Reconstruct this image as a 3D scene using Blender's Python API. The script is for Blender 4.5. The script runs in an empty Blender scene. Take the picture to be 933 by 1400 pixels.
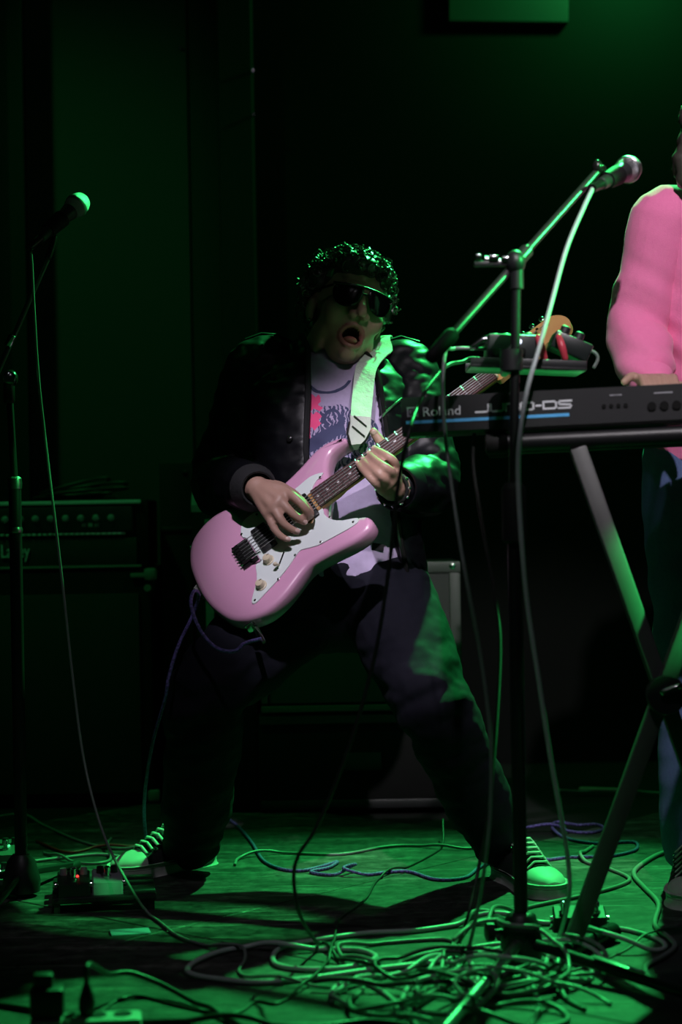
import bpy, bmesh, math, random
from mathutils import Vector, Matrix, noise
random.seed(11)
S = bpy.context.scene
COL = S.collection
V = Vector
R_ = math.radians

# ------------------------------------------------------------------ camera
FPX = 2560.0                       # focal length in pixels of the 933 x 1400 frame
CAM_H = 0.80
ROLL = R_(1.0)
cd = bpy.data.cameras.new('camera')
cam = bpy.data.objects.new('camera', cd); COL.objects.link(cam)
cd.sensor_fit = 'VERTICAL'; cd.sensor_height = 36.0; cd.lens = FPX / 1400.0 * 36.0
cd.clip_start = 0.05; cd.clip_end = 60
CR = V((math.cos(ROLL), 0, -math.sin(ROLL))); CU = V((math.sin(ROLL), 0, math.cos(ROLL))); CF = V((0, 1, 0))
CO = V((0, 0, CAM_H))
cam.matrix_world = Matrix(((CR.x, CU.x, 0, CO.x), (CR.y, CU.y, -1, CO.y), (CR.z, CU.z, 0, CO.z), (0, 0, 0, 1)))
cd.dof.use_dof = True; cd.dof.focus_distance = 4.02; cd.dof.aperture_fstop = 2.6
S.camera = cam

# ------------------------------------------------------------------ world, lights, exposure
w = bpy.data.worlds.new('world'); S.world = w; w.use_nodes = True
w.node_tree.nodes['Background'].inputs[0].default_value = (0.02, 0.10, 0.05, 1)
w.node_tree.nodes['Background'].inputs[1].default_value = 0.02
S.view_settings.view_transform = 'Standard'; S.view_settings.look = 'None'
S.view_settings.exposure = 0.0; S.view_settings.gamma = 1.0; S.view_settings.use_curve_mapping = False

GREEN = (0.05, 1.0, 0.20)
def spot(name, loc, tgt, power, col, angle, blend, rad):
    ld = bpy.data.lights.new(name, 'SPOT'); ld.energy = power; ld.color = col
    ld.spot_size = R_(angle); ld.spot_blend = blend; ld.shadow_soft_size = rad
    o = bpy.data.objects.new(name, ld); COL.objects.link(o)
    o.location = loc; d = V(tgt) - V(loc)
    o.rotation_euler = d.to_track_quat('-Z', 'Y').to_euler()
    return o
def point(name, loc, power, col, rad):
    ld = bpy.data.lights.new(name, 'POINT'); ld.energy = power; ld.color = col; ld.shadow_soft_size = rad
    o = bpy.data.objects.new(name, ld); COL.objects.link(o); o.location = loc
    return o
KEY_LOC = V((0.90, 5.45, 2.88)); KEY_TGT = V((0.08, 3.40, 0.60))
SIDE_LOC = V((2.60, 2.60, 2.15)); BOOM_TGT = V((0.31, 3.32, 1.29)); LEG_TGT = V((0.535, 3.37, 0.63))
FRONT_LOC = V((-0.25, 1.9, 3.15)); FRONT_TGT = V((0.05, 3.98, 0.735))
PLAYER_LOC = V((0.62, 1.2, 3.10)); PLAYER_TGT = V((0.62, 3.60, 1.24))
WASH_LOC = V((-1.6, 4.2, 3.15)); WASH_TGT = V((-0.85, 5.6, 0.95))
spot('green_key_light', KEY_LOC, KEY_TGT, 950, GREEN, 54, 0.5, 0.035)
spot('front_light', FRONT_LOC, FRONT_TGT, 260, (0.95, 0.87, 1.0), 14.5, 0.6, 0.03)
spot('player_light', PLAYER_LOC, PLAYER_TGT, 330, (1.0, 0.93, 0.98), 22.5, 0.5, 0.03)
spot('front_fill_light', FRONT_LOC, V((0.10, 3.95, 0.05)), 26, (0.95, 0.87, 1.0), 30, 0.5, 0.05)
spot('added_boom_light', SIDE_LOC, BOOM_TGT, 900, GREEN, 9.6, 0.35, 0.03)  # added side lamp: greens the boom arm, which the key cannot reach
spot('added_leg_light', SIDE_LOC + V((0.0, 0.0, -0.01)), LEG_TGT, 1500, GREEN, 5.6, 0.25, 0.03)  # second added beam from the side: green patch on the stand leg
spot('added_wash_light', WASH_LOC, WASH_TGT, 36, GREEN, 75, 0.9, 0.08)  # added weak lamp to green the wall board and amplifier trim
point('green_spill_light', (0.93, 5.66, 2.56), 17.0, GREEN, 0.05)

# ------------------------------------------------------------------ picture helpers
def P(px, py, y):
    return CO + (CF + CR * ((px - 466.5) / FPX) + CU * ((700 - py) / FPX)) * y
def Q(px, py, y):
    return P(px, py, y * 1.04)
def F(px, py, z=0.0):
    d = CF + CR * ((px - 466.5) / FPX) + CU * ((700 - py) / FPX)
    return CO + d * ((z - CAM_H) / d.z)

# ------------------------------------------------------------------ materials
MATS = {}
def mat(name, col, rough=0.6, metal=0.0, spec=0.5, col2=None, nscale=30.0, bump=0.0, bscale=None, coat=0.0,
        emit=None, estr=0.0, trans=0.0, stretch=(1, 1, 1), sheen=0.0, rvar=0.0, detail=4.0):
    m = bpy.data.materials.new(name); m.use_nodes = True
    nt = m.node_tree; b = nt.nodes['Principled BSDF']
    b.inputs['Base Color'].default_value = (*col, 1); b.inputs['Roughness'].default_value = rough
    b.inputs['Metallic'].default_value = metal; b.inputs['Specular IOR Level'].default_value = spec
    b.inputs['Coat Weight'].default_value = coat; b.inputs['Coat Roughness'].default_value = 0.08
    b.inputs['Sheen Weight'].default_value = sheen
    b.inputs['Transmission Weight'].default_value = trans
    if emit:
        b.inputs['Emission Color'].default_value = (*emit, 1); b.inputs['Emission Strength'].default_value = estr
    tc = nt.nodes.new('ShaderNodeTexCoord'); mp = nt.nodes.new('ShaderNodeMapping')
    mp.inputs['Scale'].default_value = stretch
    nt.links.new(tc.outputs['Object'], mp.inputs['Vector'])
    n = nt.nodes.new('ShaderNodeTexNoise'); n.inputs['Scale'].default_value = nscale; n.inputs['Detail'].default_value = detail
    nt.links.new(mp.outputs['Vector'], n.inputs['Vector'])
    mx = nt.nodes.new('ShaderNodeMixRGB')
    c2 = col2 if col2 else tuple(c * 0.82 for c in col)
    mx.inputs[1].default_value = (*col, 1); mx.inputs[2].default_value = (*c2, 1)
    nt.links.new(n.outputs['Fac'], mx.inputs[0]); nt.links.new(mx.outputs[0], b.inputs['Base Color'])
    if rvar:
        mr = nt.nodes.new('ShaderNodeMapRange'); mr.inputs[3].default_value = rough - rvar; mr.inputs[4].default_value = rough + rvar
        mr.inputs[1].default_value = 0.3; mr.inputs[2].default_value = 0.7
        nt.links.new(n.outputs['Fac'], mr.inputs[0]); nt.links.new(mr.outputs[0], b.inputs['Roughness'])
    if bump:
        n2 = nt.nodes.new('ShaderNodeTexNoise'); n2.inputs['Scale'].default_value = bscale or nscale * 3; n2.inputs['Detail'].default_value = 3
        nt.links.new(mp.outputs['Vector'], n2.inputs['Vector'])
        bp = nt.nodes.new('ShaderNodeBump'); bp.inputs['Strength'].default_value = bump; bp.inputs['Distance'].default_value = 0.004
        nt.links.new(n2.outputs['Fac'], bp.inputs['Height']); nt.links.new(bp.outputs[0], b.inputs['Normal'])
    MATS[name] = m
    return m

M_WALL = mat('black_wall_paint', (0.0065, 0.007, 0.0065), 0.9, spec=0.1, col2=(0.005, 0.0055, 0.005), nscale=3, bump=0.2, bscale=40)
M_PANEL = mat('grey_board_paint', (0.030, 0.032, 0.030), 0.8, col2=(0.025, 0.027, 0.025), nscale=2.5, bump=0.15, bscale=60)
M_DRAPE = mat('black_drape_cloth', (0.006, 0.006, 0.006), 0.95, nscale=8, bump=0.3, bscale=300)
M_CEIL = mat('black_ceiling_paint', (0.01, 0.01, 0.01), 0.9, nscale=4)
M_BLACKMETAL = mat('black_powder_metal', (0.008, 0.008, 0.009), 0.42, metal=0.0, spec=0.35, nscale=60, bump=0.05, bscale=400)
M_GLOSSBLACK = mat('gloss_black_metal', (0.03, 0.03, 0.03), 0.22, metal=0.6, nscale=60)
M_CHROME = mat('chrome', (0.75, 0.75, 0.76), 0.14, metal=1.0, nscale=80)
M_SATIN = mat('gloss_black_enamel', (0.03, 0.03, 0.03), 0.3, metal=0.0, spec=0.8, nscale=90)
M_ZINC = mat('bright_zinc', (0.75, 0.75, 0.75), 0.34, metal=1.0, nscale=90)
M_STEEL = mat('brushed_steel', (0.5, 0.5, 0.5), 0.3, metal=1.0, nscale=90)
M_RUBBER = mat('black_rubber', (0.010, 0.010, 0.010), 0.7, spec=0.25, nscale=70, bump=0.1)
M_PLASTIC = mat('black_plastic', (0.014, 0.014, 0.016), 0.45, nscale=50, bump=0.06, bscale=500)
M_TOLEX = mat('black_tolex_vinyl', (0.007, 0.007, 0.007), 0.6, spec=0.15, nscale=120, bump=0.5, bscale=500)
M_GRILLE = mat('dark_grille_cloth', (0.02, 0.021, 0.02), 0.8, nscale=300, bump=0.5, bscale=700)
M_PIPING = mat('grey_vinyl_trim', (0.20, 0.21, 0.20), 0.5, nscale=60)
M_WHITEPRINT = mat('white_print', (0.72, 0.73, 0.78), 0.5, nscale=50)
M_GREYPRINT = mat('grey_print', (0.3, 0.3, 0.33), 0.5, nscale=50)
M_BLUEPRINT = mat('light_blue_print', (0.10, 0.45, 0.85), 0.5, nscale=50)
M_LENS = mat('green_lamp_glass', (0.1, 0.5, 0.15), 0.2, emit=GREEN, estr=6.0)
M_LENSW = mat('white_lamp_glass', (0.6, 0.55, 0.6), 0.2, emit=(0.95, 0.88, 1.0), estr=6.0)

# ------------------------------------------------------------------ mesh helpers
ORG = {}
def thing(name, label, cat, loc=(0, 0, 0), group=None):
    o = bpy.data.objects.new(name, None); COL.objects.link(o)
    o.location = loc; o.empty_display_size = 0.05; ORG[o.name] = V(loc)
    o['label'] = label; o['category'] = cat
    if group: o['group'] = group
    return o
def tag(o, label, cat, group=None):
    o['label'] = label; o['category'] = cat
    if group: o['group'] = group
    return o
def catmull(pts, n=6, closed=False):
    pts = [V(p) for p in pts]; N = len(pts); out = []
    seg = N if closed else N - 1
    for i in range(seg):
        if closed:
            p0, p1, p2, p3 = pts[(i - 1) % N], pts[i], pts[(i + 1) % N], pts[(i + 2) % N]
        else:
            p1, p2 = pts[i], pts[i + 1]
            p0 = pts[i - 1] if i > 0 else p1 * 2 - p2
            p3 = pts[i + 2] if i + 2 < N else p2 * 2 - p1
        for k in range(n):
            t = k / n
            out.append(0.5 * ((2 * p1) + (p2 - p0) * t + (2 * p0 - 5 * p1 + 4 * p2 - p3) * t * t + (3 * p1 - p0 - 3 * p2 + p3) * t ** 3))
    if not closed: out.append(pts[-1])
    return out
def frame(d):
    d = d.normalized()
    a = V((0, 0, 1)) if abs(d.z) < 0.9 else V((1, 0, 0))
    x = a.cross(d).normalized(); return x, d.cross(x).normalized()
class MB:
    def __init__(s): s.v = []; s.f = []; s.m = []; s.mi = 0
    def add(s, v, f):
        o = len(s.v); s.v += [V(p) for p in v]; s.f += [tuple(i + o for i in q) for q in f]; s.m += [s.mi] * len(f); return s
    def loft(s, rings, cap=True, closed=False):
        n = len(rings[0]); v = [p for r in rings for p in r]; f = []
        m = len(rings)
        for i in range(m if closed else m - 1):
            a = i * n; b = ((i + 1) % m) * n
            for k in range(n):
                f.append((a + k, a + (k + 1) % n, b + (k + 1) % n, b + k))
        if cap and not closed:
            f.append(tuple(reversed(range(n)))); f.append(tuple((m - 1) * n + k for k in range(n)))
        return s.add(v, f)
    def tube(s, pts, r, n=8, cap=True, flat=1.0):
        pts = [V(p) for p in pts]; N = len(pts)
        rr = r if isinstance(r, (list, tuple)) else [r] * N
        x, y = frame(pts[1] - pts[0]); rings = []
        for i, p in enumerate(pts):
            t = (pts[min(i + 1, N - 1)] - pts[max(i - 1, 0)])
            if t.length < 1e-9: t = V((0, 0, 1))
            t.normalize(); x = (x - t * x.dot(t)).normalized(); y = t.cross(x)
            rings.append([p + (x * math.cos(2 * math.pi * k / n) + y * math.sin(2 * math.pi * k / n) * flat) * rr[i] for k in range(n)])
        return s.loft(rings, cap)
    def limb(s, pts, rr, n=16, sub=5):
        """tapered limb with round ends through joints"""
        P4 = [V((*p, r)) for p, r in zip([V(p).to_tuple() for p in pts], rr)]
        c = []
        for i in range(len(P4) - 1):
            p1, p2 = P4[i], P4[i + 1]
            p0 = P4[i - 1] if i else p1 * 2 - p2
            p3 = P4[i + 2] if i + 2 < len(P4) else p2 * 2 - p1
            for k in range(sub):
                t = k / sub
                c.append(0.5 * ((2 * p1) + (p2 - p0) * t + (2 * p0 - 5 * p1 + 4 * p2 - p3) * t * t + (3 * p1 - p0 - 3 * p2 + p3) * t ** 3))
        c.append(P4[-1])
        q = [V(x[:3]) for x in c]; r = [max(x[3], 0.001) for x in c]
        d0 = (q[0] - q[1]).normalized(); d1 = (q[-1] - q[-2]).normalized()
        pre = [(q[0] + d0 * r[0] * math.sin(a), r[0] * math.cos(a)) for a in (1.5, 1.1, 0.6)]
        post = [(q[-1] + d1 * r[-1] * math.sin(a), r[-1] * math.cos(a)) for a in (0.6, 1.1, 1.5)]
        return s.tube([a for a, _ in pre] + q + [a for a, _ in post], [b for _, b in pre] + r + [b for _, b in post], n)
    def cyl(s, a, b, r, r2=None, n=16):
        return s.tube([a, b], [r, r if r2 is None else r2], n)
    def lathe(s, prof, o, d, n=20, closed=False):
        """profile (radius, height) turned about axis d from o"""
        d = V(d).normalized(); x, y = frame(d); o = V(o)
        return s.loft([[o + d * h + (x * math.cos(2 * math.pi * k / n) + y * math.sin(2 * math.pi * k / n)) * max(r, 1e-5) for k in range(n)] for r, h in prof], closed=closed)
    def box(s, c, size, rot=None, bevel=0.0, seg=2):
        bm = bmesh.new(); bmesh.ops.create_cube(bm, size=1)
        for v in bm.verts: v.co = V((v.co.x * size[0], v.co.y * size[1], v.co.z * size[2]))
        if bevel: bmesh.ops.bevel(bm, geom=bm.edges[:], offset=bevel, segments=seg, affect='EDGES', profile=0.5)
        bm.verts.index_update()
        M = rot if rot is not None else Matrix.Identity(3)
        s.add([M @ v.co + V(c) for v in bm.verts], [tuple(v.index for v in f.verts) for f in bm.faces]); bm.free(); return s
    def ell(s, c, rad, rot=None, nu=18, nv=12):
        M = rot if rot is not None else Matrix.Identity(3); c = V(c); rings = []
        for j in range(nv + 1):
            ph = -math.pi / 2 + math.pi * j / nv
            ph = max(min(ph, 1.55), -1.55)
            rings.append([c + M @ V((rad[0] * math.cos(ph) * math.cos(2 * math.pi * k / nu), rad[1] * math.cos(ph) * math.sin(2 * math.pi * k / nu), rad[2] * math.sin(ph))) for k in range(nu)])
        return s.loft(rings)
    def prism(s, pts, fn, z0, z1):
        """outline of 2D points mapped by fn(x, y, z)"""
        n = len(pts)
        v = [fn(x, y, z0) for x, y in pts] + [fn(x, y, z1) for x, y in pts]
        f = [tuple(reversed(range(n))), tuple(range(n, 2 * n))] + [(k, (k + 1) % n, n + (k + 1) % n, n + k) for k in range(n)]
        return s.add(v, f)
    def mesh(s, name):
        me = bpy.data.meshes.new(name); me.from_pydata([p.to_tuple() for p in s.v], [], s.f)
        bm = bmesh.new(); bm.from_mesh(me); bmesh.ops.recalc_face_normals(bm, faces=bm.faces[:]); bm.to_mesh(me); bm.free()
        return me
    def build(s, name, m, parent=None, smooth=True, label=None, ang=40):
        me = s.mesh(name)
        if any(s.m): me.polygons.foreach_set('material_index', s.m)
        return link(name, me, m, parent, smooth, label, ang)
def link(name, me, m, parent=None, smooth=True, label=None, ang=40):
    o = bpy.data.objects.new(name, me); COL.objects.link(o)
    for mm in (m if isinstance(m, (list, tuple)) else [m]): me.materials.append(mm)
    org = None
    if parent is not None:
        o.parent = parent; org = ORG.get(parent.name)
        ORG[o.name] = org
    else:
        # origin of a single-mesh thing at its base
        xs = [v.co for v in me.vertices]
        org = V((sum(c.x for c in xs) / len(xs), sum(c.y for c in xs) / len(xs), min(c.z for c in xs)))
        o.location = org; ORG[o.name] = org
    if org is not None and org.length > 0: me.transform(Matrix.Translation(-org))
    if smooth:
        me.polygons.foreach_set('use_smooth', [True] * len(me.polygons))
        try: me.set_sharp_from_angle(angle=R_(ang))
        except Exception: pass
    if label: o['label'] = label
    return o
def remesh(mb, voxel, smooth=3, fac=0.5):
    me = mb.mesh('tmp'); o = bpy.data.objects.new('tmp', me); COL.objects.link(o)
    r = o.modifiers.new('r', 'REMESH'); r.mode = 'VOXEL'; r.voxel_size = voxel; r.use_smooth_shade = True
    if smooth:
        sm = o.modifiers.new('s', 'SMOOTH'); sm.iterations = smooth; sm.factor = fac
    dg = bpy.context.evaluated_depsgraph_get()
    out = bpy.data.meshes.new_from_object(o.evaluated_get(dg))
    bpy.data.objects.remove(o); bpy.data.meshes.remove(me); out.materials.clear()
    return out
def text_mesh(txt, size, ext=0.0006):
    c = bpy.data.curves.new('t', 'FONT'); c.body = txt; c.size = size; c.extrude = ext; c.resolution_u = 4
    o = bpy.data.objects.new('t', c); COL.objects.link(o)
    dg = bpy.context.evaluated_depsgraph_get(); me = bpy.data.meshes.new_from_object(o.evaluated_get(dg))
    bpy.data.objects.remove(o); bpy.data.curves.remove(c); me.materials.clear(); return me
def rotm(x, y, z):
    return Matrix((x, y, z)).transposed()

# ------------------------------------------------------------------ the setting
def struct(name, mb, m, smooth=False):
    o = mb.build(name, m, None, smooth); o['kind'] = 'structure'; return o
WY = 5.95
struct('wall_back', MB().box((0, WY + 0.1, 1.6), (9.0, 0.2, 4.0)), M_WALL)
struct('wall_left', MB().box((-4.0, 2.95, 1.6), (0.2, 6.6, 4.0)), M_WALL)
struct('wall_right', MB().box((4.0, 2.95, 1.6), (0.2, 6.6, 4.0)), M_WALL)
struct('ceiling', MB().box((0, 2.95, 3.55), (8.2, 6.6, 0.1)), M_CEIL)
# grey painted board on the back wall, dark boards and column beside it
a0 = P(40, 400, WY).x; a1 = P(262, 400, WY).x
struct('trim_1', MB().box(((a0 + a1) / 2, WY - 0.012, 1.75), (a1 - a0, 0.024, 3.5), bevel=0.003), M_PANEL)
b1 = P(306, 400, WY).x
M_PANEL2 = mat('dark_board_paint', (0.012, 0.014, 0.012), 0.85, nscale=2.5)
struct('trim_2', MB().box(((a1 + b1) / 2, WY - 0.01, 1.75), (b1 - a1 - 0.01, 0.02, 3.5), bevel=0.003), M_PANEL2)
b2 = P(350, 400, WY - 0.1).x
struct('trim_3', MB().box(((b1 + b2) / 2, WY - 0.06, 1.75), (b2 - b1, 0.12, 3.5), bevel=0.004), M_DRAPE)
for q, (px, py, yy) in enumerate(((247, 66, WY - 0.03), (347, 97, WY - 0.125), (347, 157, WY - 0.125))):
    p = P(px, py, yy)
    tag(MB().lathe([(0.004, 0.01), (0.006, 0.006), (0.006, 0), (0.002, -0.012)], p, (0, -1, 0), 10).build('screw_hook', M_CHROME),
        ('small shiny hook high on the grey board', 'upper shiny hook in the edge of the black column', 'lower shiny hook in the edge of the black column')[q], 'hook', 'hooks on the back wall')
# heavy black drape at the far left
rings = []
for z in (0.0, 1.2, 2.4, 3.5):
    ring = []
    x0 = -2.6; x1 = P(38, 400, 5.8).x
    N = 60
    for k in range(N + 1):
        x = x0 + (x1 - x0) * k / N
        ring.append(V((x, 5.78 + 0.035 * math.sin(x * 42 + 0.3 * math.sin(z)), z)))
    for k in range(N, -1, -1):
        x = x0 + (x1 - x0) * k / N
        ring.append(V((x, 5.80 + 0.035 * math.sin(x * 42 + 0.3 * math.sin(z)), z)))
    rings.append(ring)
mb = MB(); mb.loft(rings)
tag(mb.build('stage_drape', M_DRAPE), 'heavy black folded drape hanging beside the grey board', 'curtain')

# floor of large painted deck panels laid on the diagonal
def floor_mat():
    m = bpy.data.materials.new('scuffed_deck_paint'); m.use_nodes = True
    nt = m.node_tree; b = nt.nodes['Principled BSDF']; N = nt.nodes.new; L = nt.links.new
    geo = N('ShaderNodeNewGeometry'); mp = N('ShaderNodeMapping'); mp.inputs['Rotation'].default_value = (0, 0, R_(-42)); mp.inputs['Scale'].default_value = (1.6, 7, 1)
    L(geo.outputs['Position'], mp.inputs['Vector'])
    n1 = N('ShaderNodeTexNoise'); n1.inputs['Scale'].default_value = 2.2; n1.inputs['Detail'].default_value = 9; n1.inputs['Roughness'].default_value = 0.7
    L(mp.outputs[0], n1.inputs['Vector'])
    n2 = N('ShaderNodeTexNoise'); n2.inputs['Scale'].default_value = 30; n2.inputs['Detail'].default_value = 10; n2.inputs['Roughness'].default_value = 0.75; L(geo.outputs['Position'], n2.inputs['Vector'])
    cr = N('ShaderNodeValToRGB'); e = cr.color_ramp.elements
    e[0].position = 0.32; e[0].color = (0.010, 0.010, 0.010, 1); e[1].position = 0.72; e[1].color = (0.13, 0.13, 0.12, 1)
    k = cr.color_ramp.elements.new(0.52); k.color = (0.042, 0.042, 0.040, 1)
    L(n1.outputs['Fac'], cr.inputs[0])
    mx = N('ShaderNodeMixRGB'); mx.blend_type = 'OVERLAY'; mx.inputs[0].default_value = 0.8
    rp = N('ShaderNodeMapRange'); rp.inputs[1].default_value = 0.36; rp.inputs[2].default_value = 0.64; L(n2.outputs['Fac'], rp.inputs[0])
    L(cr.outputs[0], mx.inputs[1]); L(rp.outputs[0], mx.inputs[2])
    # long pale scratches
    mp2 = N('ShaderNodeMapping'); mp2.inputs['Rotation'].default_value = (0, 0, R_(25)); mp2.inputs['Scale'].default_value = (1.2, 26, 1); L(geo.outputs['Position'], mp2.inputs['Vector'])
    n3 = N('ShaderNodeTexNoise'); n3.inputs['Scale'].default_value = 2.0; n3.inputs['Detail'].default_value = 5; L(mp2.outputs[0], n3.inputs['Vector'])
    cr3 = N('ShaderNodeValToRGB'); cr3.color_ramp.elements[0].position = 0.63; cr3.color_ramp.elements[1].position = 0.72; L(n3.outputs['Fac'], cr3.inputs[0])
    mx2 = N('ShaderNodeMixRGB'); mx2.inputs[2].default_value = (0.33, 0.33, 0.31, 1); L(mx.outputs[0], mx2.inputs[1])
    mu = N('ShaderNodeMath'); mu.operation = 'MULTIPLY'; mu.inputs[1].default_value = 0.6; L(cr3.outputs[0], mu.inputs[0]); L(mu.outputs[0], mx2.inputs[0])
    L(mx2.outputs[0], b.inputs['Base Color'])
    mr = N('ShaderNodeMapRange'); mr.inputs[3].default_value = 0.38; mr.inputs[4].default_value = 0.75; L(n1.outputs['Fac'], mr.inputs[0]); L(mr.outputs[0], b.inputs['Roughness'])
    b.inputs['Specular IOR Level'].default_value = 0.3
    bp = N('ShaderNodeBump'); bp.inputs['Strength'].default_value = 0.6; bp.inputs['Distance'].default_value = 0.004; L(n2.outputs['Fac'], bp.inputs['Height']); L(bp.outputs[0], b.inputs['Normal'])
    return m
M_FLOOR = floor_mat()
fl = struct('floor', MB().box((0, 2.95, -0.06), (8.2, 6.6, 0.10)), M_RUBBER)
ORG[fl.name] = None
fo = fl.location.copy(); ORG[fl.name] = fo
ang = R_(48); ux = V((math.cos(ang), math.sin(ang), 0)); uy = V((-math.sin(ang), math.cos(ang), 0)); base = F(320, 1250)
PS = 1.22
for i in range(-5, 7):
    for j in range(-5, 7):
        c = base + ux * ((i + 0.35) * PS) + uy * ((j + 0.5) * PS)
        if abs(c.x) > 3.0 or c.y < 0.2 or c.y > 5.2: continue
        MB().box((c.x, c.y, -0.006), (PS - 0.005, PS - 0.005, 0.012), rotm(ux, uy, V((0, 0, 1))), bevel=0.0012, seg=1).build('deck_panel', M_FLOOR, fl, False)
# ------------------------------------------------------------------ electric guitar
M_PINK = mat('shell_pink_lacquer', (0.72, 0.36, 0.56), 0.30, nscale=4, col2=(0.70, 0.34, 0.54), coat=0.7)
M_GUARD = mat('mint_white_plastic', (0.74, 0.80, 0.80), 0.35, nscale=10, col2=(0.72, 0.78, 0.78))
M_ROSE = mat('rosewood', (0.10, 0.045, 0.045), 0.5, nscale=40, col2=(0.055, 0.026, 0.028), stretch=(1, 6, 6), bump=0.1)
M_MAPLE = mat('amber_maple', (0.62, 0.33, 0.14), 0.35, nscale=20, col2=(0.52, 0.26, 0.10), coat=0.4)
M_CREAM = mat('aged_cream_plastic', (0.72, 0.62, 0.45), 0.45, nscale=20)
M_PICKUP = mat('pickup_black', (0.012, 0.012, 0.013), 0.4, nscale=40)
M_PEARL = mat('pearl_dot', (0.75, 0.72, 0.75), 0.3, nscale=30)

GA = R_(35.5); GT = R_(45)
a2 = CR * math.cos(GA) + CU * math.sin(GA); p2 = CU * math.cos(GA) - CR * math.sin(GA)
gA = a2.normalized(); gU = (p2 * math.cos(GT) + CF * math.sin(GT)).normalized(); gN = gA.cross(gU).normalized()
if gN.y > 0: gN = -gN
gB = P(333, 753, 3.95)
def G(x, y, z=0.0):            # mm along neck, mm towards the upper edge, mm above the top
    return gB + gA * (x / 1000) + gU * ((y - 10) / 1000) + gN * (z / 1000)
def GP(px, py, h):             # point on the line of sight, h metres above the guitar top
    d = CF + CR * ((px - 466.5) / FPX) + CU * ((700 - py) / FPX)
    return CO + d * (((gB - CO).dot(gN) + h) / d.dot(gN))
gt = thing('electric_guitar', 'shell pink electric guitar with white pickguard and rosewood neck', 'guitar', G(0, 0, -45))
out = [(-123, 0), (-119, 45), (-110, 85), (-86, 128), (-46, 152), (0, 156), (40, 139), (88, 117), (140, 110), (196, 121), (250, 137), (290, 133), (316, 116),
       (313, 103), (292, 104), (268, 98), (248, 72), (238, 46), (232, 30), (196, -25), (190, -44), (195, -68), (212, -92), (236, -102), (255, -118), (256, -138), (238, -153),
       (204, -155), (156, -145), (110, -137), (85, -140), (40, -160), (5, -171), (-32, -173), (-70, -158), (-100, -128), (-117, -78), (-123, -38)]
oc = [(p.x, p.y) for p in catmull([V((x, y, 0)) for x, y in out], 4, True)]
def inset(pts, d):
    n = len(pts); r = []
    for i in range(n):
        (x0, y0), (x1, y1), (x2, y2) = pts[(i - 1) % n], pts[i], pts[(i + 1) % n]
        tx, ty = x2 - x0, y2 - y0; l = math.hypot(tx, ty) or 1
        r.append((x1 + d * ty / l, y1 - d * tx / l))
    return r
area = sum(oc[i][0] * oc[(i + 1) % len(oc)][1] - oc[(i + 1) % len(oc)][0] * oc[i][1] for i in range(len(oc)))
sg = -1 if area > 0 else 1
rings = []
for d, z in ((13, -44), (7, -43), (2.5, -40), (0, -34), (0, -22), (0, -10), (2.5, -4.5), (7, -1.2), (13, 0)):
    rings.append([G(x, y, z) for x, y in inset(oc, sg * d)])
gbody = MB().loft(rings).build('body', M_PINK, gt, ang=60)
# pickguard
pg = [(232, 62), (224, 56), (205, 50), (188, 28), (188, -27), (184, -44), (189, -66), (206, -88), (230, -104), (236, -112), (228, -120), (200, -118), (165, -112), (135, -106), (108, -92), (96, -90), (60, -108), (24, -122), (-16, -133), (-34, -138), (-42, -134), (-38, -122), (-8, -84), (6, -48), (20, -44), (20, 30), (14, 42), (18, 62), (34, 82), (62, 84), (110, 76), (160, 70), (205, 74)]
pgc = [(p.x, p.y) for p in catmull([V((x, y, 0)) for x, y in pg], 3, True)]
pk = MB().loft([[G(x, y, 0.2) for x, y in pgc], [G(x, y, 2.0) for x, y in pgc], [G(x, y, 2.6) for x, y in inset(pgc, sg * 0.8)]]).build('pickguard', M_GUARD, gt, ang=30)
for x, y in ((222, 54), (66, 74), (224, -112), (145, -104), (86, -92), (30, -120), (-34, -131), (190, -60), (16, 52), (120, 72)):
    MB().lathe([(3.0e-3, 0), (3.0e-3, 0.0006), (1.5e-3, 0.0014)], G(x, y, 2.4), gN, 10).build('screw', M_CHROME, pk)
# humbucker near the bridge and a single coil under the hand
hb = MB(); GM = rotm(gA, gU, gN)
hb.box(G(52, 0, 6), (0.036, 0.074, 0.010), GM, bevel=0.003); hum = hb.build('humbucker_pickup', M_PICKUP, gt)
for k in range(6):
    MB().lathe([(2.4e-3, 0), (2.4e-3, 0.001), (1e-3, 0.0016)], G(44, -26 + k * 10.4, 11), gN, 10).build('pole_screw', M_CHROME, hum)
sc = MB().box(G(112, 0, 5), (0.018, 0.078, 0.008), GM, bevel=0.004).build('single_coil_pickup', M_PICKUP, gt)
sc2 = MB().box(G(168, 0, 5), (0.018, 0.078, 0.008), GM, bevel=0.004).build('single_coil_pickup', M_PICKUP, gt)
# bridge
br = MB().box(G(0, -4, 3.2), (0.038, 0.072, 0.005), GM, bevel=0.001).build('bridge_plate', M_GLOSSBLACK, gt)
for k in range(6):
    y = -28 + k * 9.6
    MB().box(G(-2, y - 2, 9), (0.026, 0.0082, 0.007), GM, bevel=0.001).build('saddle', M_GLOSSBLACK, br)
    MB().cyl(G(-22, y - 2, 7), G(-13, y - 2, 7.5), 0.002, n=8).build('saddle_screw', M_CHROME, br)
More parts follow.
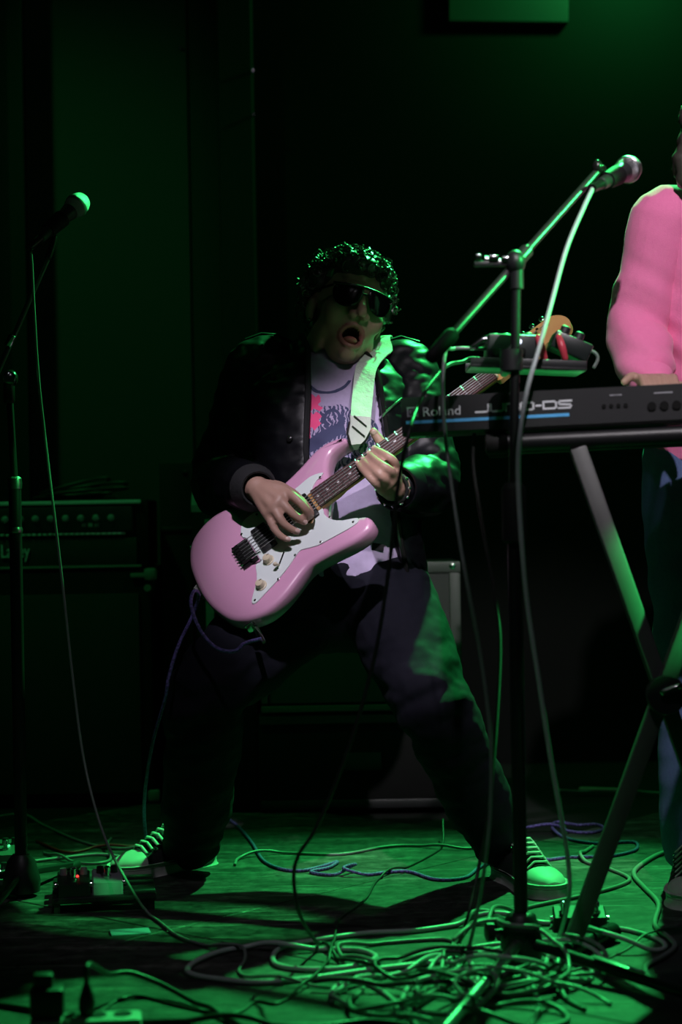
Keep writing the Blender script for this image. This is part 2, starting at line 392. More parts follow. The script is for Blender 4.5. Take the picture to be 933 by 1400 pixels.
# knobs, switch, jack, strap buttons
for x, y in ((34, -60), (-7, -108)):
    kb = MB(); n = 36
    rr = []
    for r, h in ((12.5, 0), (12.5, 2), (10, 3), (9, 11), (8, 13), (3, 13.6)):
        rr.append([G(x, y, 2.6 + h) + (gA * math.cos(2 * math.pi * k / n) + gU * math.sin(2 * math.pi * k / n)) * (r + (0.5 if (k % 2 and 2 < h < 13) else 0)) / 1000 for k in range(n)])
    ko = kb.loft(rr).build('control_knob', M_CREAM, gt)
    MB().box(G(x + 5.5, y + 3, 16.2), (0.006, 0.0012, 0.0006), GM).build('pointer_line', M_GLOSSBLACK, ko)
sw = MB().box(G(58, -78, 2.9), (0.034, 0.0035, 0.0008), rotm((gA * 0.72 + gU * 0.69).normalized(), (gU * 0.72 - gA * 0.69).normalized(), gN)).build('switch_slot', M_GLOSSBLACK, gt)
MB().limb([G(47, -88, 3), G(44, -91, 11), G(42, -93, 16)], [0.0022, 0.0035, 0.0048], n=10).build('switch_tip', M_CREAM, sw)
for x in (73, 41): MB().lathe([(2.2e-3, 0), (1e-3, 0.0012)], G(x, -78 + (x - 58) * 0.95, 2.6), gN, 8).build('screw', M_CHROME, gt)
jk = MB().box(G(-66, -161, -24), (0.034, 0.004, 0.026), GM, bevel=0.001).build('jack_plate', M_CHROME, gt)
MB().lathe([(0.006, 0), (0.006, 0.005), (0.004, 0.007)], G(-66, -162, -24), -gU, 14).build('jack_socket', M_CHROME, jk)
for p, d in ((G(314, 112, -22), (gA + gU * 0.2).normalized()), (G(-123, 0, -22), -gA)):
    MB().lathe([(0.004, -0.004), (0.004, 0.006), (0.008, 0.008), (0.008, 0.011), (0.003, 0.012)], p, d, 14).build('strap_button', M_CHROME, gt)
# neck, fretboard, frets, dots
def nw(x): return 28 - (x - 190) * (28 - 21) / (645 - 190)
rings = []
for x in (178, 200, 235, 250, 300, 400, 500, 600, 640):
    wd = nw(x); dp = -20 if x < 240 else -13
    rings.append([G(x, 2 + wd * math.cos(t), 6 + (dp - 6) * math.sin(t)) for t in [math.pi * k / 10 for k in range(11)]])
nk = MB().loft(rings).build('neck', M_MAPLE, gt)
fbv = MB().loft([[G(x, 2 - nw(x), 6), G(x, 2 - nw(x), 10.5), G(x, 2 - nw(x) * 0.5, 11.6), G(x, 2, 12), G(x, 2 + nw(x) * 0.5, 11.6), G(x, 2 + nw(x), 10.5), G(x, 2 + nw(x), 6)] for x in (187, 300, 400, 500, 600, 645)])
fbo = fbv.build('fretboard', M_ROSE, gt, ang=50)
for k in range(1, 23):
    x = 645 - 648 * (1 - 2 ** (-k / 12))
    if x < 190: continue
    MB().tube([G(x, 2 - nw(x), 10.4), G(x, 2 - nw(x) * 0.5, 11.7), G(x, 2, 12.1), G(x, 2 + nw(x) * 0.5, 11.7), G(x, 2 + nw(x), 10.4)], 0.0011, 6).build('fret', M_STEEL, fbo)
for k in (3, 5, 7, 9, 12, 15, 17, 19, 21):
    x = 645 - 648 * (1 - (2 ** (-k / 12) + 2 ** (-(k - 1) / 12)) / 2)
    for y in ((2 - 9, 2 + 9) if k == 12 else (2,)):
        MB().lathe([(3.2e-3, 0), (3.2e-3, 0.0007), (1e-4, 0.0008)], G(x, y, 11.6), gN, 12).build('position_dot', M_PEARL, fbo)
MB().box(G(647.5, 2, 10.5), (0.004, 0.042, 0.007), GM, bevel=0.0006).build('nut', M_CREAM, gt)
hs = [(644, -19), (644, 23), (668, 27), (690, 40), (730, 44), (790, 47), (822, 44), (838, 26), (842, 4), (832, -18), (808, -28), (788, -24), (776, -14), (765, -18), (745, -26), (700, -24), (668, -20)]
hsc = [(p.x, p.y) for p in catmull([V((x, y, 0)) for x, y in hs], 3, True)]
hd = MB().prism(hsc, G, -12, 2).build('headstock', M_MAPLE, gt, ang=50)
for k in range(6):
    x = 672 + k * 26; y = 34 + k * 1.4
    MB().cyl(G(x, y - 16 + k * 0.6, 2), G(x, y - 16 + k * 0.6, 14), 0.0034, n=10).build('tuner_post', M_CHROME, hd)
    tp = MB().cyl(G(x, y + 4, -6), G(x, y + 20, -6), 0.0025, n=8)
    tp.ell(G(x, y + 22, -6), (0.007, 0.008, 0.004), GM, 10, 8); tp.build('tuner_peg', M_CHROME, hd)
for k in range(6):
    yb = -24 + k * 9.6; yn = 2 - 17 + k * 6.8
    MB().tube([G(-4, yb - 4, 13), G(640, yn, 13.5), G(672 + k * 26, 18 + k * 2, 9)], (0.00085 - 0.0 + k * 0.00006) if k > 2 else 0.00075, 6).build('string', M_STEEL, gt)
MB().limb([G(2, -32, 10), G(12, -40, 18), G(30, -46, 24)], [0.002, 0.002, 0.002], n=8).build('tremolo_arm_socket', M_CHROME, br)

# ------------------------------------------------------------------ guitarist
M_SKIN = mat('skin', (0.44, 0.27, 0.21), 0.48, nscale=25, col2=(0.36, 0.20, 0.16), bump=0.05, bscale=350, spec=0.4)
M_LIP = mat('lips', (0.42, 0.14, 0.14), 0.35, nscale=60)
M_MOUTH = mat('mouth_inside', (0.03, 0.008, 0.008), 0.5, nscale=60)
M_TONGUE = mat('tongue_pink', (0.50, 0.15, 0.15), 0.4, nscale=90)
M_NAIL = mat('fingernail', (0.60, 0.40, 0.36), 0.3, nscale=30)
M_HAIR = mat('black_hair', (0.05, 0.044, 0.038), 0.34, nscale=120, spec=0.9)
M_JACKET = mat('black_satin_jacket', (0.004, 0.004, 0.006), 0.42, nscale=30, spec=0.24, bump=0.12, bscale=45)
M_RIB = mat('black_rib_knit', (0.010, 0.010, 0.012), 0.85, nscale=200, bump=0.4)
M_JEANS = mat('dark_navy_denim', (0.009, 0.009, 0.018), 0.85, spec=0.2, nscale=220, col2=(0.005, 0.005, 0.010), bump=0.25, bscale=900)
M_SHADES = mat('black_sunglass_lens', (0.004, 0.004, 0.005), 0.2, nscale=20, spec=0.25)
M_FRAME = mat('black_acetate', (0.008, 0.008, 0.009), 0.25, nscale=20)
M_CANVAS = mat('black_canvas', (0.014, 0.014, 0.018), 0.85, nscale=300, bump=0.3)
M_WHITERUB = mat('white_rubber', (0.62, 0.62, 0.60), 0.55, nscale=30, col2=(0.45, 0.45, 0.44))
M_LACE = mat('white_lace', (0.68, 0.68, 0.68), 0.8, nscale=200)

pel = Q(470, 800, 3.98); wai = Q(467, 715, 3.99); che = Q(457, 600, 4.06); nec = Q(449, 500, 4.13)
hipR = Q(424, 805, 3.98); hipL = Q(516, 800, 3.98)
kneR = Q(285, 945, 3.74); ankR = Q(264, 1155, 4.02)
kneL = Q(596, 968, 3.72); ankL = Q(683, 1158, 3.89)
shR = Q(354, 512, 4.12); shL = Q(556, 509, 4.14)
elR = Q(300, 660, 4.15); elL = Q(588, 660, 3.99)
wrR = GP(352, 668, 0.065); wrL = GP(536, 668, -0.045)
pz = V((pel.x, pel.y, 0.0))
g1 = thing('person', 'guitarist in black jacket, lavender printed tee and dark jeans, leaning back with sunglasses on', 'person', pz)
lat = (shL - shR).normalized()
def torso_ring(c, tang, a, b, n=36, e=2.4, lt=None):
    l = (lt or lat); t = tang.normalized(); l = (l - t * l.dot(t)).normalized(); fr = t.cross(l).normalized()
    if fr.y > 0: fr = -fr
    r = []
    for k in range(n):
        th = 2 * math.pi * k / n; cs, sn = math.cos(th), math.sin(th)
        r.append(c + l * (a * math.copysign(abs(cs) ** (2 / e), cs)) + fr * (b * math.copysign(abs(sn) ** (2 / e), sn)))
    return r
def spine(t):      # 0 pelvis .. 1 neck
    k = catmull([pel - V((0, 0.0, 0.06)), pel, wai, che, nec, nec + (nec - che).normalized() * 0.1], 10)
    i = 10 + t * 30; j = int(min(i, 39)); f = i - j
    p = k[j] * (1 - f) + k[j + 1] * f
    return p, (k[min(j + 2, 50)] - k[j - 1]).normalized()

# head frame: local x to its left side as seen, -y out of the face, z up
HC = Q(476, 424, 4.09)
HR = Matrix.Rotation(R_(17), 3, 'Y') @ Matrix.Rotation(R_(16), 3, 'Z') @ Matrix.Rotation(R_(-11), 3, 'X')
HS = 1.06
def HL(x, y, z): return HC + HR @ (V((x, y, z)) * HS)
HRi = HR.inverted()
b = MB()
def he(c, r): b.ell(HL(*c), tuple(q * HS for q in r), HR, 20, 14)
he((0, 0.022, 0.035), (0.076, 0.094, 0.084)); he((0, -0.028, -0.028), (0.064, 0.062, 0.088)); he((0, -0.040, -0.088), (0.044, 0.040, 0.042))
for sx in (-1, 1):
    he((sx * 0.040, -0.060, -0.030), (0.026, 0.026, 0.030)); he((sx * 0.014, -0.098, -0.034), (0.010, 0.011, 0.009))
    he((sx * 0.052, -0.005, -0.075), (0.018, 0.040, 0.038)); he((sx * 0.077, 0.016, -0.012), (0.010, 0.020, 0.033)); he((sx * 0.075, 0.008, -0.038), (0.007, 0.010, 0.012))
he((0, -0.074, 0.026), (0.055, 0.022, 0.018)); he((0, -0.072, -0.116), (0.020, 0.016, 0.016))
b.limb([HL(0, -0.088, 0.012), HL(0, -0.102, -0.012), HL(0, -0.114, -0.030)], [0.007, 0.010, 0.0120], 12)
lipc = [HL(0.024 * math.cos(t), -0.079 - 0.010 * abs(math.sin(t)) + 0.008 * abs(math.cos(t)), -0.076 + 0.024 * math.sin(t)) for t in [2 * math.pi * k / 20 for k in range(21)]]
b.tube(lipc, 0.0062, 10)
b.limb([HL(0, 0.035, -0.05), nec + V((0, -0.01, 0.03)), nec - (nec - che).normalized() * 0.05], [0.058, 0.058, 0.07], 18)
# torso
rs = []
for t, a_, b_ in ((0.0, 0.150, 0.105), (0.12, 0.145, 0.10), (0.33, 0.132, 0.092), (0.5, 0.145, 0.10), (0.66, 0.158, 0.108), (0.82, 0.165, 0.10), (0.93, 0.13, 0.08), (1.0, 0.07, 0.06)):
    c, tg = spine(t); rs.append(torso_ring(c, tg, a_, b_))
b.loft(rs); b.ell(pel - V((0, 0, 0.03)), (0.145, 0.105, 0.10))
b.limb([shR + lat * 0.03, shR, (shR + elR) / 2, elR, wrR + (elR - wrR) * 0.5, wrR + (elR - wrR) * 0.08, wrR], [0.055, 0.054, 0.046, 0.040, 0.040, 0.029, 0.028], 14)
b.limb([shL - lat * 0.03, shL, (shL + elL) / 2, elL, wrL + (elL - wrL) * 0.5, wrL + (elL - wrL) * 0.08, wrL], [0.055, 0.054, 0.046, 0.040, 0.040, 0.028, 0.027], 14)
for h, k_, an in ((hipR, kneR, ankR), (hipL, kneL, ankL)):
    b.limb([h, (h + k_) / 2, k_, (k_ * 2 + an) / 3, an], [0.085, 0.072, 0.052, 0.052, 0.036], 14)
# right hand (pick hand)
NAILS = []
def finger(pts, r0, r1, nail=True, nd=None):
    rr = [r0 + (r1 - r0) * i / (len(pts) - 1) for i in range(len(pts))]
    b.limb(pts, rr, 12, 4)
    if nail: NAILS.append((pts[-1], (pts[-1] - pts[-2]).normalized(), nd or gN, r1))
mR = [GP(388, 671, 0.066), GP(383, 683, 0.072), GP(375, 694, 0.070), GP(367, 704, 0.060)]
for p, r in zip(mR, (0.0135, 0.0135, 0.013, 0.012)): b.limb([wrR, wrR * 0.45 + p * 0.55 + gN * 0.004, p], [0.022, 0.017, r], 12)
b.limb([mR[0], mR[1], mR[2], mR[3]], [0.0115, 0.0125, 0.0125, 0.011], 12)
finger([mR[0], GP(403, 680, 0.066), GP(416, 693, 0.052), GP(421, 703, 0.036), GP(419, 709, 0.026)], 0.0115, 0.008)
finger([mR[1], GP(392, 694, 0.062), GP(400, 702, 0.052), GP(409, 709, 0.040), GP(416, 714, 0.028)], 0.0112, 0.0078)
finger([mR[2], GP(382, 707, 0.062), GP(389, 717, 0.050), GP(398, 723, 0.038), GP(406, 727, 0.028)], 0.0108, 0.0075)
finger([mR[3], GP(372, 716, 0.054), GP(378, 727, 0.044), GP(386, 734, 0.034), GP(394, 738, 0.026)], 0.0098, 0.0066)
b.limb([wrR, GP(378, 668, 0.048), GP(400, 676, 0.036)], [0.020, 0.018, 0.013], 12)
finger([GP(400, 676, 0.036), GP(414, 688, 0.032), GP(423, 699, 0.028), GP(425, 705, 0.025)], 0.0125, 0.0088)
# left hand (fretting hand)
mL = [GP(541, 640, -0.002), GP(538, 652, 0.0), GP(530, 662, 0.0), GP(521, 668, -0.004)]
for p, r in zip(mL, (0.0135, 0.0135, 0.013, 0.012)): b.limb([wrL, wrL * 0.4 + p * 0.6, p], [0.023, 0.018, r], 12)
b.limb(mL, [0.0125, 0.0135, 0.013, 0.0115], 12)
finger([mL[0], GP(538, 631, 0.022), GP(530, 624, 0.034), GP(520, 618, 0.028), GP(513, 614, 0.019)], 0.0115, 0.0078)
finger([mL[1], GP(534, 644, 0.026), GP(524, 637, 0.040), GP(513, 628, 0.032), GP(506, 621, 0.019)], 0.0115, 0.0078)
finger([mL[2], GP(525, 654, 0.026), GP(515, 645, 0.038), GP(504, 636, 0.030), GP(498, 629, 0.019)], 0.0110, 0.0075)
finger([mL[3], GP(514, 661, 0.022), GP(505, 652, 0.034), GP(496, 642, 0.028), GP(490, 634, 0.019)], 0.0098, 0.0068)
b.limb([wrL, GP(535, 640, -0.050), GP(526, 616, -0.040)], [0.022, 0.019, 0.014], 12)
finger([GP(526, 616, -0.040), GP(520, 603, -0.026), GP(514, 595, -0.016), GP(511, 590, -0.008)], 0.0130, 0.0092, nd=-CF)
me = remesh(b, 0.0034, 4, 0.5)
# soften the head outside nose and lips
bm = bmesh.new(); bm.from_mesh(me)
def soft(co):
    if (co - HC).length > 0.19: return False
    l = HRi @ (co - HC) / HS
    return not (abs(l.x) < 0.024 and l.y < -0.085 and -0.05 < l.z < 0.02) and not (math.hypot(l.x / 0.021, (l.z + 0.076) / 0.019) < 1.7 and l.y < -0.03)
sv = [v for v in bm.verts if soft(v.co)]
for _ in range(14): bmesh.ops.smooth_vert(bm, verts=sv, factor=0.5, use_axis_x=True, use_axis_y=True, use_axis_z=True)
bm.to_mesh(me); bm.free()
# open the mouth: sink the area inside the lips
mi = [0] * len(me.polygons)
inv = lambda co: HRi @ (co - HC) / HS
for v in me.vertices:
    if (v.co - HC).length < 0.2:
        l = inv(v.co)
        if l.y < -0.04:
            d = math.hypot(l.x / 0.021, (l.z + 0.076) / 0.019)
            if d < 1: v.co += HR @ V((0, 0.034 * min(1, (1 - d) * 2.2) * HS, 0))
for p in me.polygons:
    if (p.center - HC).length < 0.2:
        l = inv(p.center)
        d = math.hypot(l.x / 0.021, (l.z + 0.076) / 0.019)
        if l.y < -0.03:
            if d < 0.92: mi[p.index] = 2
            elif d < 1.48 and abs(l.z + 0.076) < 0.032 and l.y < -0.07: mi[p.index] = 1
me.polygons.foreach_set('material_index', mi)
body = link('body', me, [M_SKIN, M_LIP, M_MOUTH], g1, ang=180)
MB().ell(HL(-0.002, -0.078, -0.086), (0.016, 0.022, 0.008), HR, 14, 10).build('tongue', M_TONGUE, body)
for p, d, nd, r in NAILS:
    nd = (nd - d * nd.dot(d)).normalized(); x = d.cross(nd).normalized()
    MB().ell(p + nd * r * 0.86 - d * 0.0005, (r * 0.68, 0.0062, 0.0016), rotm(x, d, nd), 10, 8).build('fingernail', M_NAIL, body)
tag_ear = MB().ell(HL(-0.079, -0.002, -0.046), (0.004, 0.004, 0.004), HR, 10, 8).build('earring', M_CHROME, g1)

# hair: lumpy cap with curls standing off it
hb = MB(); rnd = random.Random(5)
def keep(d):
    if d.y < -0.25: return d.z > 0.52 + 0.10 * abs(d.x)
    if d.y < 0.15: return d.z > 0.02 or (abs(d.x) > 0.8 and d.z > -0.20 and d.y > -0.12)
    return d.z > -0.55
dirs = []
i = 0
while len(dirs) < 900:
    z = rnd.uniform(-1, 1); ph = rnd.uniform(0, 6.2832); i += 1
    d = V((math.sqrt(max(0, 1 - z * z)) * math.cos(ph), math.sqrt(max(0, 1 - z * z)) * math.sin(ph), z))
    if keep(d): dirs.append(d)
    if i > 6000: break
cc = V((0, 0.020, 0.032)); cr_ = V((0.086, 0.104, 0.093))
for d in dirs[::6]:
    p = cc + V((d.x * cr_.x, d.y * cr_.y, d.z * cr_.z)) * 0.97
    hb.ell(HL(*p), (0.019 + rnd.random() * 0.007,) * 3, HR, 8, 6)
hb.ell(HL(0, 0.03, 0.045), (0.082 * HS, 0.094 * HS, 0.086 * HS), HR)
cap = remesh(hb, 0.006, 2)
hair = link('hair', cap, M_HAIR, g1, ang=180)
cu = MB()
for d in dirs:
    d2 = (d + V((rnd.uniform(-.15, .15), rnd.uniform(-.15, .15), rnd.uniform(-.15, .15)))).normalized()
    p = cc + V((d2.x * cr_.x, d2.y * cr_.y, d2.z * cr_.z)) * rnd.uniform(1.03, 1.20)
    tdir = (V((rnd.uniform(-1, 1), rnd.uniform(-1, 0.2), rnd.uniform(-1, 0.3)))); tdir = (tdir - d2 * tdir.dot(d2) * 0.75).normalized()
    x, y = frame(tdir); L = rnd.uniform(0.022, 0.042); rr_ = rnd.uniform(0.005, 0.009); tn = rnd.uniform(1.2, 2.2); ph = rnd.uniform(0, 6.28)
    pts = []
    for k in range(13):
        t = k / 12; an_ = ph + tn * 2 * math.pi * t; q = p + tdir * (L * (t - 0.3)) + (x * math.cos(an_) + y * math.sin(an_)) * rr_ * (0.6 + 0.5 * t)
        pts.append(HL(*q))
    cu.tube(pts, [0.0028 - 0.0014 * abs(k / 12 - 0.4) for k in range(13)], 5)
# loose curls on the forehead
for x0, z0 in ((0.006, 0.088), (-0.022, 0.092), (0.03, 0.084), (0.045, 0.072), (-0.045, 0.082)):
    pts = [HL(x0 + 0.007 * math.cos(t), -0.092 + 0.006 * math.sin(t * 0.5) + abs(x0) * 0.45, z0 - 0.004 * t + 0.007 * math.sin(t)) for t in [k * 0.7 for k in range(12)]]
    cu.tube(pts, 0.0022, 5)
cu.build('curl', M_HAIR, hair)['kind'] = 'stuff'

# sunglasses
sgp = MB()
for sx in (-1, 1):
    pts = []
    for x, z in ((0.006, 0.020), (0.020, 0.025), (0.045, 0.024), (0.062, 0.018), (0.064, 0.002), (0.055, -0.018), (0.038, -0.026), (0.020, -0.021), (0.009, -0.004)):
        pts.append((sx * x, z))
    pc = [(p.x, p.y) for p in catmull([V((x, z, 0)) for x, z in pts], 3, True)]
    fy = lambda x: -0.112 + 7.0 * x * x
    cx, cz = sx * 0.036, 0.0
    rings = []
    for s_, dy in ((1.0, 0.0), (1.0, -0.002), (0.85, -0.0045), (0.5, -0.006), (0.05, -0.0065)):
        rings.append([HL(cx + (x - cx) * s_, fy(cx + (x - cx) * s_) + dy, cz + (z - cz) * s_) for x, z in pc])
    lens = MB().loft(rings)
    if sx < 0:
        gl = sgp
        bar = catmull([HL(x, fy(x) - 0.003, 0.022) for x in (-0.066, -0.045, -0.02, 0, 0.02, 0.045, 0.066)], 3)
        gl.tube(bar, 0.0032, 8); gl.tube([HL(x, fy(x) - 0.002, 0.008) for x in (-0.009, 0, 0.009)], 0.0025, 8)
        for s2 in (-1, 1):
            gl.tube(catmull([HL(s2 * 0.066, fy(0.066), 0.018), HL(s2 * 0.080, -0.04, 0.014), HL(s2 * 0.083, 0.010, 0.010), HL(s2 * 0.082, 0.028, -0.012)], 4), 0.003, 8)
        shades = gl.build('sunglasses', M_FRAME, g1)
    lens.build('lens', M_SHADES, shades)
# ------------------------------------------------------------------ guitarist's clothes
def displace(me, fn):
    me.update()
    off = [v.normal * fn(v.co) for v in me.vertices]
    for v, o in zip(me.vertices, off): v.co += o
    me.update()
def tee_mat():
    m = mat('lavender_printed_cotton', (0.50, 0.40, 0.62), 0.85, nscale=120, bump=0.15, bscale=600)
    nt = m.node_tree; b = nt.nodes['Principled BSDF']; N = nt.nodes.new; L = nt.links.new
    tc = N('ShaderNodeTexCoord'); se = N('ShaderNodeSeparateXYZ'); L(tc.outputs['Object'], se.inputs[0])
    def ma(op, a, b_=None, c=None):
        n = N('ShaderNodeMath'); n.operation = op
        for i, q in enumerate((a, b_, c)):
            if q is None: continue
            if isinstance(q, (int, float)): n.inputs[i].default_value = q
            else: L(q, n.inputs[i])
        return n.outputs[0]
    X, Z = se.outputs[0], se.outputs[2]
    def rel(px, py, y=4.12):
        p = P(px, py, y) - pz; return p.x, p.z
    ns = N('ShaderNodeTexNoise'); ns.inputs['Scale'].default_value = 22; ns.inputs['Detail'].default_value = 3; L(tc.outputs['Object'], ns.inputs['Vector'])
    wob = ma('MULTIPLY', ma('SUBTRACT', ns.outputs['Fac'], 0.5), 0.03)
    # hatched drawing: dark blue-grey lines inside a large blob
    cx, cz = rel(452, 610); 
    dx = ma('DIVIDE', ma('SUBTRACT', ma('ADD', X, wob), cx), 0.115); dz = ma('DIVIDE', ma('SUBTRACT', ma('ADD', Z, wob), cz), 0.092)
    blob = ma('LESS_THAN', ma('ADD', ma('MULTIPLY', dx, dx), ma('MULTIPLY', dz, dz)), 1.0)
    wv = N('ShaderNodeTexWave'); wv.inputs['Scale'].default_value = 34; wv.inputs['Distortion'].default_value = 9; wv.inputs['Detail'].default_value = 3; wv.inputs['Detail Scale'].default_value = 2.2
    L(tc.outputs['Object'], wv.inputs['Vector'])
    n2 = N('ShaderNodeTexNoise'); n2.inputs['Scale'].default_value = 16; n2.inputs['Detail'].default_value = 4; L(tc.outputs['Object'], n2.inputs['Vector'])
    lines = ma('GREATER_THAN', ma('ADD', ma('MULTIPLY', wv.outputs['Fac'], 0.5), n2.outputs['Fac']), 0.76)
    ink = ma('MULTIPLY', blob, lines)
    # solid dark band of the drawing
    sx_, sz_ = rel(437, 602); bz = ma('ABSOLUTE', ma('SUBTRACT', ma('SUBTRACT', ma('ADD', Z, ma('MULTIPLY', wob, 1.2)), sz_), ma('MULTIPLY', ma('SUBTRACT', X, sx_), 0.55)))
    band = ma('MULTIPLY', ma('LESS_THAN', bz, 0.017), ma('LESS_THAN', ma('ABSOLUTE', ma('SUBTRACT', X, sx_)), 0.055))
    # arc over the drawing
    ax, az = rel(447, 500); ad = ma('SQRT', ma('ADD', ma('POWER', ma('SUBTRACT', X, ax), 2), ma('POWER', ma('SUBTRACT', Z, az), 2)))
    arc = ma('MULTIPLY', ma('LESS_THAN', ma('ABSOLUTE', ma('SUBTRACT', ma('ADD', ad, ma('MULTIPLY', wob, 0.4)), 0.058)), 0.0035), ma('LESS_THAN', Z, az - 0.03))
    # jaw and curl strokes
    hx, hz = rel(455, 575); hdx = ma('SUBTRACT', X, hx); hdz = ma('SUBTRACT', Z, hz)
    rr = ma('SQRT', ma('ADD', ma('MULTIPLY', hdx, hdx), ma('MULTIPLY', ma('MULTIPLY', hdz, hdz), 0.45)))
    hook = ma('LESS_THAN', ma('ABSOLUTE', ma('SUBTRACT', ma('ADD', rr, ma('MULTIPLY', wob, 0.5)), 0.016)), 0.003)
    ink = ma('MAXIMUM', ma('MAXIMUM', ink, band), ma('MAXIMUM', arc, hook))
    def xmark(px, py, s, w):
        x0, z0 = rel(px, py); u = ma('ADD', ma('SUBTRACT', X, x0), wob); v = ma('ADD', ma('SUBTRACT', Z, z0), wob)
        p_ = ma('ABSOLUTE', ma('ADD', u, v)); q_ = ma('ABSOLUTE', ma('SUBTRACT', u, v))
        return ma('MULTIPLY', ma('LESS_THAN', ma('MINIMUM', p_, q_), w), ma('LESS_THAN', ma('MAXIMUM', p_, q_), s))
    pinkm = ma('MAXIMUM', xmark(429, 552, 0.030, 0.0105), xmark(426, 577, 0.026, 0.0120))
    pinkm = ma('MAXIMUM', pinkm, ma('MULTIPLY', ma('LESS_THAN', ma('ABSOLUTE', ma('SUBTRACT', X, rel(421, 590)[0])), 0.006), ma('LESS_THAN', ma('ABSOLUTE', ma('SUBTRACT', Z, rel(421, 590)[1])), 0.016)))
    old = b.inputs['Base Color'].links[0].from_socket
    m1 = N('ShaderNodeMixRGB'); m1.inputs[2].default_value = (0.055, 0.06, 0.14, 1); L(old, m1.inputs[1]); L(ink, m1.inputs[0])
    m2 = N('ShaderNodeMixRGB'); m2.inputs[2].default_value = (0.95, 0.09, 0.27, 1); L(m1.outputs[0], m2.inputs[1]); L(pinkm, m2.inputs[0])
    L(m2.outputs[0], b.inputs['Base Color'])
    return m
M_TEE = tee_mat()
# t-shirt
b = MB(); rs = []
for t, a_, b_ in ((0.06, 0.163, 0.122), (0.14, 0.160, 0.118), (0.33, 0.150, 0.110), (0.5, 0.160, 0.114), (0.66, 0.172, 0.120), (0.82, 0.178, 0.112), (0.93, 0.145, 0.092), (1.0, 0.095, 0.082)):
    c, tg = spine(t); rs.append(torso_ring(c, tg, a_, b_))
b.loft(rs)
b.limb([shR, shR + (elR - shR) * 0.5], [0.066, 0.062], 14); b.limb([shL, shL + (elL - shL) * 0.5], [0.066, 0.062], 14)
me = remesh(b, 0.006, 4)
displace(me, lambda c: 0.006 * noise.noise(V((c.x * 11, c.y * 11, c.z * 22 + c.x * 14))) + 0.0025 * noise.noise(V((c.x * 40, c.y * 30, c.z * 40))))
tee = link('tee_shirt', me, M_TEE, g1, ang=180)
# ribbed neckline
c, tg = spine(0.985)
MB().tube(torso_ring(c, tg, 0.088, 0.080, 30) + torso_ring(c, tg, 0.088, 0.080, 30)[:1], 0.006, 8).build('neckband', M_TEE, tee)

# jacket
b = MB(); rings = []
prof = [(0.02, 0.182, 0.148, 48, 118), (0.10, 0.186, 0.146, 49, 118), (0.25, 0.178, 0.136, 52, 117), (0.42, 0.176, 0.130, 54, 114), (0.58, 0.182, 0.134, 57, 110), (0.72, 0.190, 0.136, 60, 106),
        (0.84, 0.192, 0.126, 62, 104), (0.93, 0.160, 0.108, 60, 106), (0.985, 0.116, 0.098, 56, 112), (1.05, 0.098, 0.092, 50, 120), (1.12, 0.094, 0.090, 44, 128)]
def sup(cs, e=2.3): return math.copysign(abs(cs) ** (2 / e), cs)
spk = catmull([pel - V((0, 0, 0.06)), pel, wai, che, nec, nec + (nec - che).normalized() * 0.1, nec + (nec - che).normalized() * 0.2], 10)
def spx(t):
    i = 10 + t * 30; j = int(i); f = i - j
    return spk[j] * (1 - f) + spk[j + 1] * f, (spk[j + 2] - spk[j - 1]).normalized()
EDGE = {1: [], 2: []}
for t, a_, b_, t1, t2 in prof:
    c, tg = spx(t); l = (lat - tg * lat.dot(tg)).normalized(); fr = tg.cross(l).normalized()
    if fr.y > 0: fr = -fr
    n = 46; o_, i_ = [], []
    for k in range(n + 1):
        th = R_(t2 + (360 + t1 - t2) * k / n); cs, sn = sup(math.cos(th)), sup(math.sin(th))
        o_.append(c + l * a_ * cs + fr * b_ * sn); i_.append(c + l * (a_ - 0.022) * cs + fr * (b_ - 0.022) * sn)
    rings.append(o_ + i_[::-1]); EDGE[1].append(o_[-1]); EDGE[2].append(o_[0])
b.loft(rings)
def sleeve(sh, el, wr, inner, r):
    end = wr + (el - wr).normalized() * (0.045 if inner.x < 0 else 0.075)
    b.limb([sh - inner * 0.035 + V((0, 0, 0.005)), sh, sh + (el - sh) * 0.5, el, (el + end) / 2, end], r, 20, 6)
    return end
cfR = sleeve(shR, elR, wrR, -lat, [0.078, 0.083, 0.074, 0.070, 0.064, 0.050])
cfL = sleeve(shL, elL, wrL, lat, [0.066, 0.073, 0.072, 0.070, 0.064, 0.052])
me = remesh(b, 0.006, 3)
def wr_fn(c):
    dr = min((c - elR).length, (c - elL).length)
    k = 0.003 + 0.007 * math.exp(-(dr / 0.11) ** 2)
    return k * noise.noise(V((c.x * 13, c.y * 13, c.z * 30 + c.x * 12))) + 0.003 * noise.noise(V((c.x * 35, c.y * 35, c.z * 60)))
displace(me, wr_fn)
jacket = link('jacket', me, M_JACKET, g1, ang=180)
